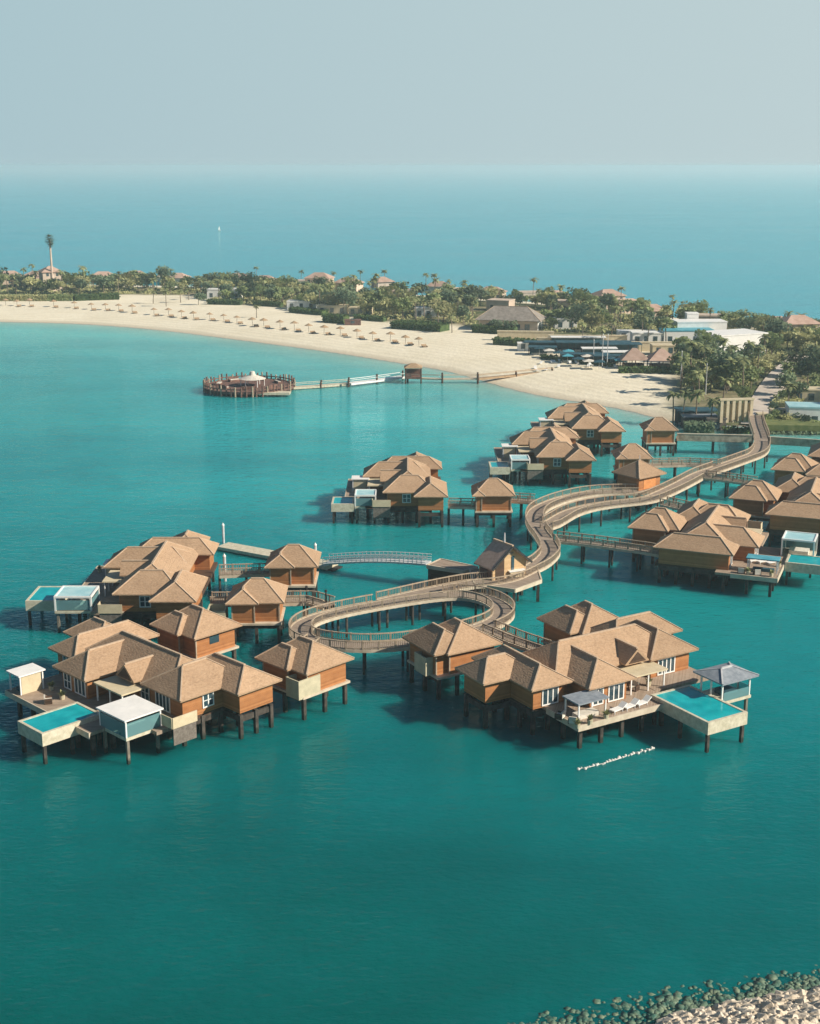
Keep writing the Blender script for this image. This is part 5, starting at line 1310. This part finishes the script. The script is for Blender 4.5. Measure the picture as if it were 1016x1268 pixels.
for k in range(7):
    a = .5 + k * .85; sofa(8.4 * math.cos(a), 8.4 * math.sin(a), a - math.pi / 2, 'low red sofa with pale cushion round the edge of the platform')

def jetty(lb, px, z, w, mat, posts=0, ph=0, step=8.0, thick=.5):
    t = empty('jetty'); KIDS[t.name] = []; tag(t, lb, 'jetty', 'jetty sections to the round platform')
    P = [Vector(at(*p, z)) for p in px]; m = MB()
    for a, b in zip(P, P[1:]): m.bar((a.x, a.y, z - thick / 2), (b.x, b.y, z - thick / 2), w, thick)
    m.build('deck', M[mat], t)
    if ph:
        for q in resample(P, step, False):
            m = MB(); m.tube((q.x, q.y + w / 2, -1.5), (q.x, q.y + w / 2, z + ph), .3, .26, 7); m.build('post', M['dark_wood'], t)
            m = MB(); m.tube((q.x, q.y - w / 2, -1.5), (q.x, q.y - w / 2, z + ph * .8), .3, .26, 7); m.build('post', M['dark_wood'], t)
    m = MB()
    for a, b in zip(P, P[1:]):
        for s in (-1, 1):
            d = (b - a).normalized(); nn_ = Vector((-d.y, d.x)) * (w / 2 - .1) * s
            m.bar((a.x + nn_.x, a.y + nn_.y, z + .9), (b.x + nn_.x, b.y + nn_.y, z + .9), .1, .12)
    m.build('railing', M[mat], t)
jetty('pale floating jetty from the round platform', [(362, 479), (400, 476.5), (432, 474)], 1.2, 2.6, 'pool_wall', ph=1.2, step=14)
jetty('pale sloping ramp jetty towards the brown gazebo', [(432, 474), (470, 469.5), (499, 465.5)], 1.5, 2.6, 'white', ph=1.4, step=22)
jetty('timber pier on posts from the gazebo to the beach', [(505, 467), (545, 468.5), (592, 468)], 1.8, 1.8, 'fascia', ph=1.5, step=13, thick=.35)
jetty('brown boardwalk crossing the sand to the club', [(592, 468), (635, 464), (684, 459)], 2.0, 1.5, 'straw', ph=.9, step=13, thick=.5)
x, y = at(512, 467, 2.2); t = empty('pier_gazebo', (x, y + 1, 0)); KIDS[t.name] = []; tag(t, 'brown gazebo standing on posts at the pier end', 'gazebo')
mm, r2 = hip_mb(-2.6, -2.4, 2.6, 2.4, 5.0, k=.45); mm.build('roof', M['straw'], t)
for a in (-2.2, 2.2):
    for b in (-2, 2):
        m = MB(); m.tube((a, b, -1.5), (a, b, 5.0), .22, .2, 7); m.build('post', M['dark_wood'], t)
m = MB(); m.box(-2.4, -2.2, 1.9, 2.4, 2.2, 2.3); m.build('floor', M['red_timber'], t)
m = MB(); m.box(-2.3, 1.4, 2.3, 2.3, 1.55, 4.2); m.box(-2.3, -2.1, 2.3, -.5, -2.0, 3.4); m.build('screen', M['red_timber'], t)

# small sailing boat far out
for px, py, s, lb in ((272, 286, 1.0, 'tiny white sailing boat far out on the open sea'),):
    x, y = at(px, py, 0); t = empty('sailboat', (x, y, WL), .7); t.scale = (.5, .5, .5); KIDS[t.name] = []; tag(t, lb, 'boat')
    m = MB(); m.add([(-3, 0, .9), (-2, -.9, .9), (2, -1, .9), (3.6, 0, 1.1), (2, 1, .9), (-2, .9, .9), (-2.6, 0, -.2), (2.8, 0, -.2)], [(0, 1, 2, 3, 4, 5), (0, 6, 1), (1, 6, 7, 2), (2, 7, 3), (3, 7, 4), (4, 7, 6, 5), (5, 6, 0)]); m.build('hull', M['white'], t)
    m = MB(); m.tube((.4, 0, .9), (.4, 0, 9.5), .1, .06, 6); m.build('mast', M['pale_metal'], t)
    m = MB(); m.add([(.3, 0, 1.8), (-2.7, .1, 1.8), (.3, 0, 9.2), (.3, .06, 1.8), (-2.7, .16, 1.8), (.3, .06, 9.2)], [(0, 1, 2), (5, 4, 3), (0, 3, 4, 1), (1, 4, 5, 2), (2, 5, 3, 0)]); m.build('sail', M['white'], t)

# ------------------------------------------------------------------ breakwater rocks, bottom right
DRY_PX = [(800, 1282), (830, 1266), (900, 1250), (960, 1240), (1016, 1231), (1120, 1212)]
def rocks(name, lb, n, mat, region, seed, flat=(.55, .9), smooth=False):
    q = random.Random(seed); m = MB(); k = 0
    base = [Vector(v) for v in [(0, 0, 1), (.89, 0, .45), (.28, .85, .45), (-.72, .53, .45), (-.72, -.53, .45), (.28, -.85, .45), (.72, .53, -.45), (-.28, .85, -.45), (-.89, 0, -.45), (-.28, -.85, -.45), (.72, -.53, -.45), (0, 0, -1)]]
    F = [(0, 1, 2), (0, 2, 3), (0, 3, 4), (0, 4, 5), (0, 5, 1), (1, 6, 2), (2, 7, 3), (3, 8, 4), (4, 9, 5), (5, 10, 1), (6, 7, 2), (7, 8, 3), (8, 9, 4), (9, 10, 5), (10, 6, 1), (11, 7, 6), (11, 8, 7), (11, 9, 8), (11, 10, 9), (11, 6, 10)]
    for _ in range(n * 20):
        if k >= n: break
        px = q.uniform(500, 1090); r_ = region(q, px)
        if r_ is None: continue
        py, z, s = r_
        x, y = at(px, py, WL); a = q.uniform(0, 6.28); sx, sy, sz = s * q.uniform(.7, 1.3), s * q.uniform(.7, 1.2), s * q.uniform(*flat)
        vs = []
        for b in base:
            w = b * q.uniform(.78, 1.15); w = Vector((w.x * sx, w.y * sy, w.z * sz))
            vs.append((x + w.x * math.cos(a) - w.y * math.sin(a), y + w.x * math.sin(a) + w.y * math.cos(a), WL + z - sz * .5 + w.z))
        m.add(vs, F); k += 1
    o = m.build(name, M[mat], smooth=smooth); tag(o, lb, 'rocks', kind='stuff'); return o
M['rock'] = noisy('pale_rock', (.46, .38, .28), (.78, .68, .54), 1.3, .9, bump=.5, bscale=6)
M['algae'] = noisy('algae_rock', (.03, .11, .085), (.20, .25, .16), 1.1, .55, bump=.5, bscale=5)
def dry_y(px): return float(np.interp(px, [p[0] for p in DRY_PX], [p[1] for p in DRY_PX]))
def bank_y(px): return float(np.interp(px, [p[0] for p in BANK_PX[:8]], [p[1] for p in BANK_PX[:8]]))
def dry(q, px):
    y0 = dry_y(px) if px > 760 else 1290
    py = y0 + q.uniform(0, 90)
    if px < 790: return None
    return py, .35 + (py - y0) * .035 + q.uniform(-.2, .22), .2 + .62 * q.random() ** 2
def wet(q, px):
    y0 = bank_y(px); y1 = dry_y(px) + 3 if px > 800 else 1300
    if y1 <= y0: return None
    py = y0 + (y1 - y0) * q.random() ** .8
    f = (py - y0) / (y1 - y0)
    if q.random() > .35 + f: return None
    return py, .0 + f * .05 + q.uniform(-.04, .01), .14 + .4 * q.random() ** 1.6
rocks('rock_armour', 'pale dry boulders heaped along the shore at the lower right', 1900, 'rock', dry, 1)
rocks('algae_rocks', 'green algae covered stones awash at the waterline', 1700, 'algae', wet, 2, (.14, .26), True)
m = MB(); a = [at(*p, 0) for p in [(780, 1296), (830, 1270), (900, 1254), (960, 1244), (1016, 1235), (1150, 1210), (1250, 1330), (760, 1400)]]
top = [Vector((p[0], p[1], .1 if i < 6 else 4.0)) for i, p in enumerate(a)]
m.prism(a, -1.5, WL + .1); tag(m.build('shore', M['rock']), 'rubble bank below the boulders', 'shore', kind='structure')

# ------------------------------------------------------------------ air
SUN_EL, SUN_AZ = 32.0, -17.0      # azimuth measured from +X
m, nt, b = new_mat('haze_air'); nt.nodes.remove(b)
pv = N(nt, 'ShaderNodeVolumePrincipled'); pv.inputs['Color'].default_value = (.82, .96, 1.0, 1); pv.inputs['Density'].default_value = 2.0e-4; pv.inputs['Anisotropy'].default_value = 0.2
nt.links.new(pv.outputs[0], nt.nodes['Material Output'].inputs['Volume'])
hz = MB(); hz.box(-60000, -60000, -2.6, 60000, 60000, CAM_H + 3)
ho = hz.build('haze', m); tag(ho, 'thin pale sea haze', 'haze', kind='stuff')

# ------------------------------------------------------------------ light
w = bpy.data.worlds.new('World'); sc.world = w; w.use_nodes = True; nt = w.node_tree
sky = N(nt, 'ShaderNodeTexSky', sky_type='NISHITA'); sky.sun_disc = False; sky.sun_elevation = R(SUN_EL)
sx, sy = math.cos(R(SUN_AZ)), math.sin(R(SUN_AZ)); sky.sun_rotation = math.atan2(sx, sy)
sky.air_density = 1.0; sky.dust_density = .4; sky.ozone_density = 3.0; sky.altitude = 0
bg = nt.nodes['Background']; bg.inputs['Strength'].default_value = .05
mx = N(nt, 'ShaderNodeMix', data_type='RGBA', blend_type='MULTIPLY'); mx.inputs[0].default_value = 1; mx.inputs[7].default_value = (.82, 1.0, 1.02, 1)
nt.links.new(sky.outputs[0], mx.inputs[6])
# humid air: the lowest part of the sky is a pale even veil, brighter towards the sun
tc = N(nt, 'ShaderNodeTexCoord'); sp = N(nt, 'ShaderNodeSeparateXYZ'); nt.links.new(tc.outputs['Generated'], sp.inputs[0])
va = N(nt, 'ShaderNodeMapRange', interpolation_type='SMOOTHSTEP'); va.inputs[1].default_value = .11; va.inputs[2].default_value = .19; va.inputs[3].default_value = 1; va.inputs[4].default_value = 0; nt.links.new(sp.outputs['Z'], va.inputs[0])
hx = N(nt, 'ShaderNodeMapRange'); hx.inputs[1].default_value = -.33; hx.inputs[2].default_value = .33; nt.links.new(sp.outputs['X'], hx.inputs[0])
hc = N(nt, 'ShaderNodeMix', data_type='RGBA'); K = 1 / .05 / 1.32
hc.inputs[6].default_value = (.40 * K, .555 * K, .605 * K, 1); hc.inputs[7].default_value = (.52 * K, .635 * K, .655 * K, 1); nt.links.new(hx.outputs[0], hc.inputs[0])
m2 = N(nt, 'ShaderNodeMix', data_type='RGBA'); nt.links.new(va.outputs[0], m2.inputs[0]); nt.links.new(mx.outputs[2], m2.inputs[6]); nt.links.new(hc.outputs[2], m2.inputs[7])
nt.links.new(m2.outputs[2], bg.inputs[0])
sun = bpy.data.lights.new('sun', 'SUN'); sun.energy = 5.0; sun.angle = R(.6); sun.color = (1, .90, .76)
so = bpy.data.objects.new('sun', sun); COL.objects.link(so)
dirv = Vector((sx * math.cos(R(SUN_EL)), sy * math.cos(R(SUN_EL)), math.sin(R(SUN_EL))))
so.rotation_euler = dirv.to_track_quat('Z', 'Y').to_euler()

vs_ = sc.view_settings
vs_.view_transform = 'Standard'; vs_.look = 'None'; vs_.exposure = 0.4; vs_.gamma = 1.0; vs_.use_curve_mapping = False
sc.render.engine = 'CYCLES'
sc.cycles.use_denoising = True
sc.cycles.max_bounces = 8; sc.cycles.transmission_bounces = 5; sc.cycles.volume_bounces = 2; sc.cycles.caustics_reflective = False; sc.cycles.caustics_refractive = False
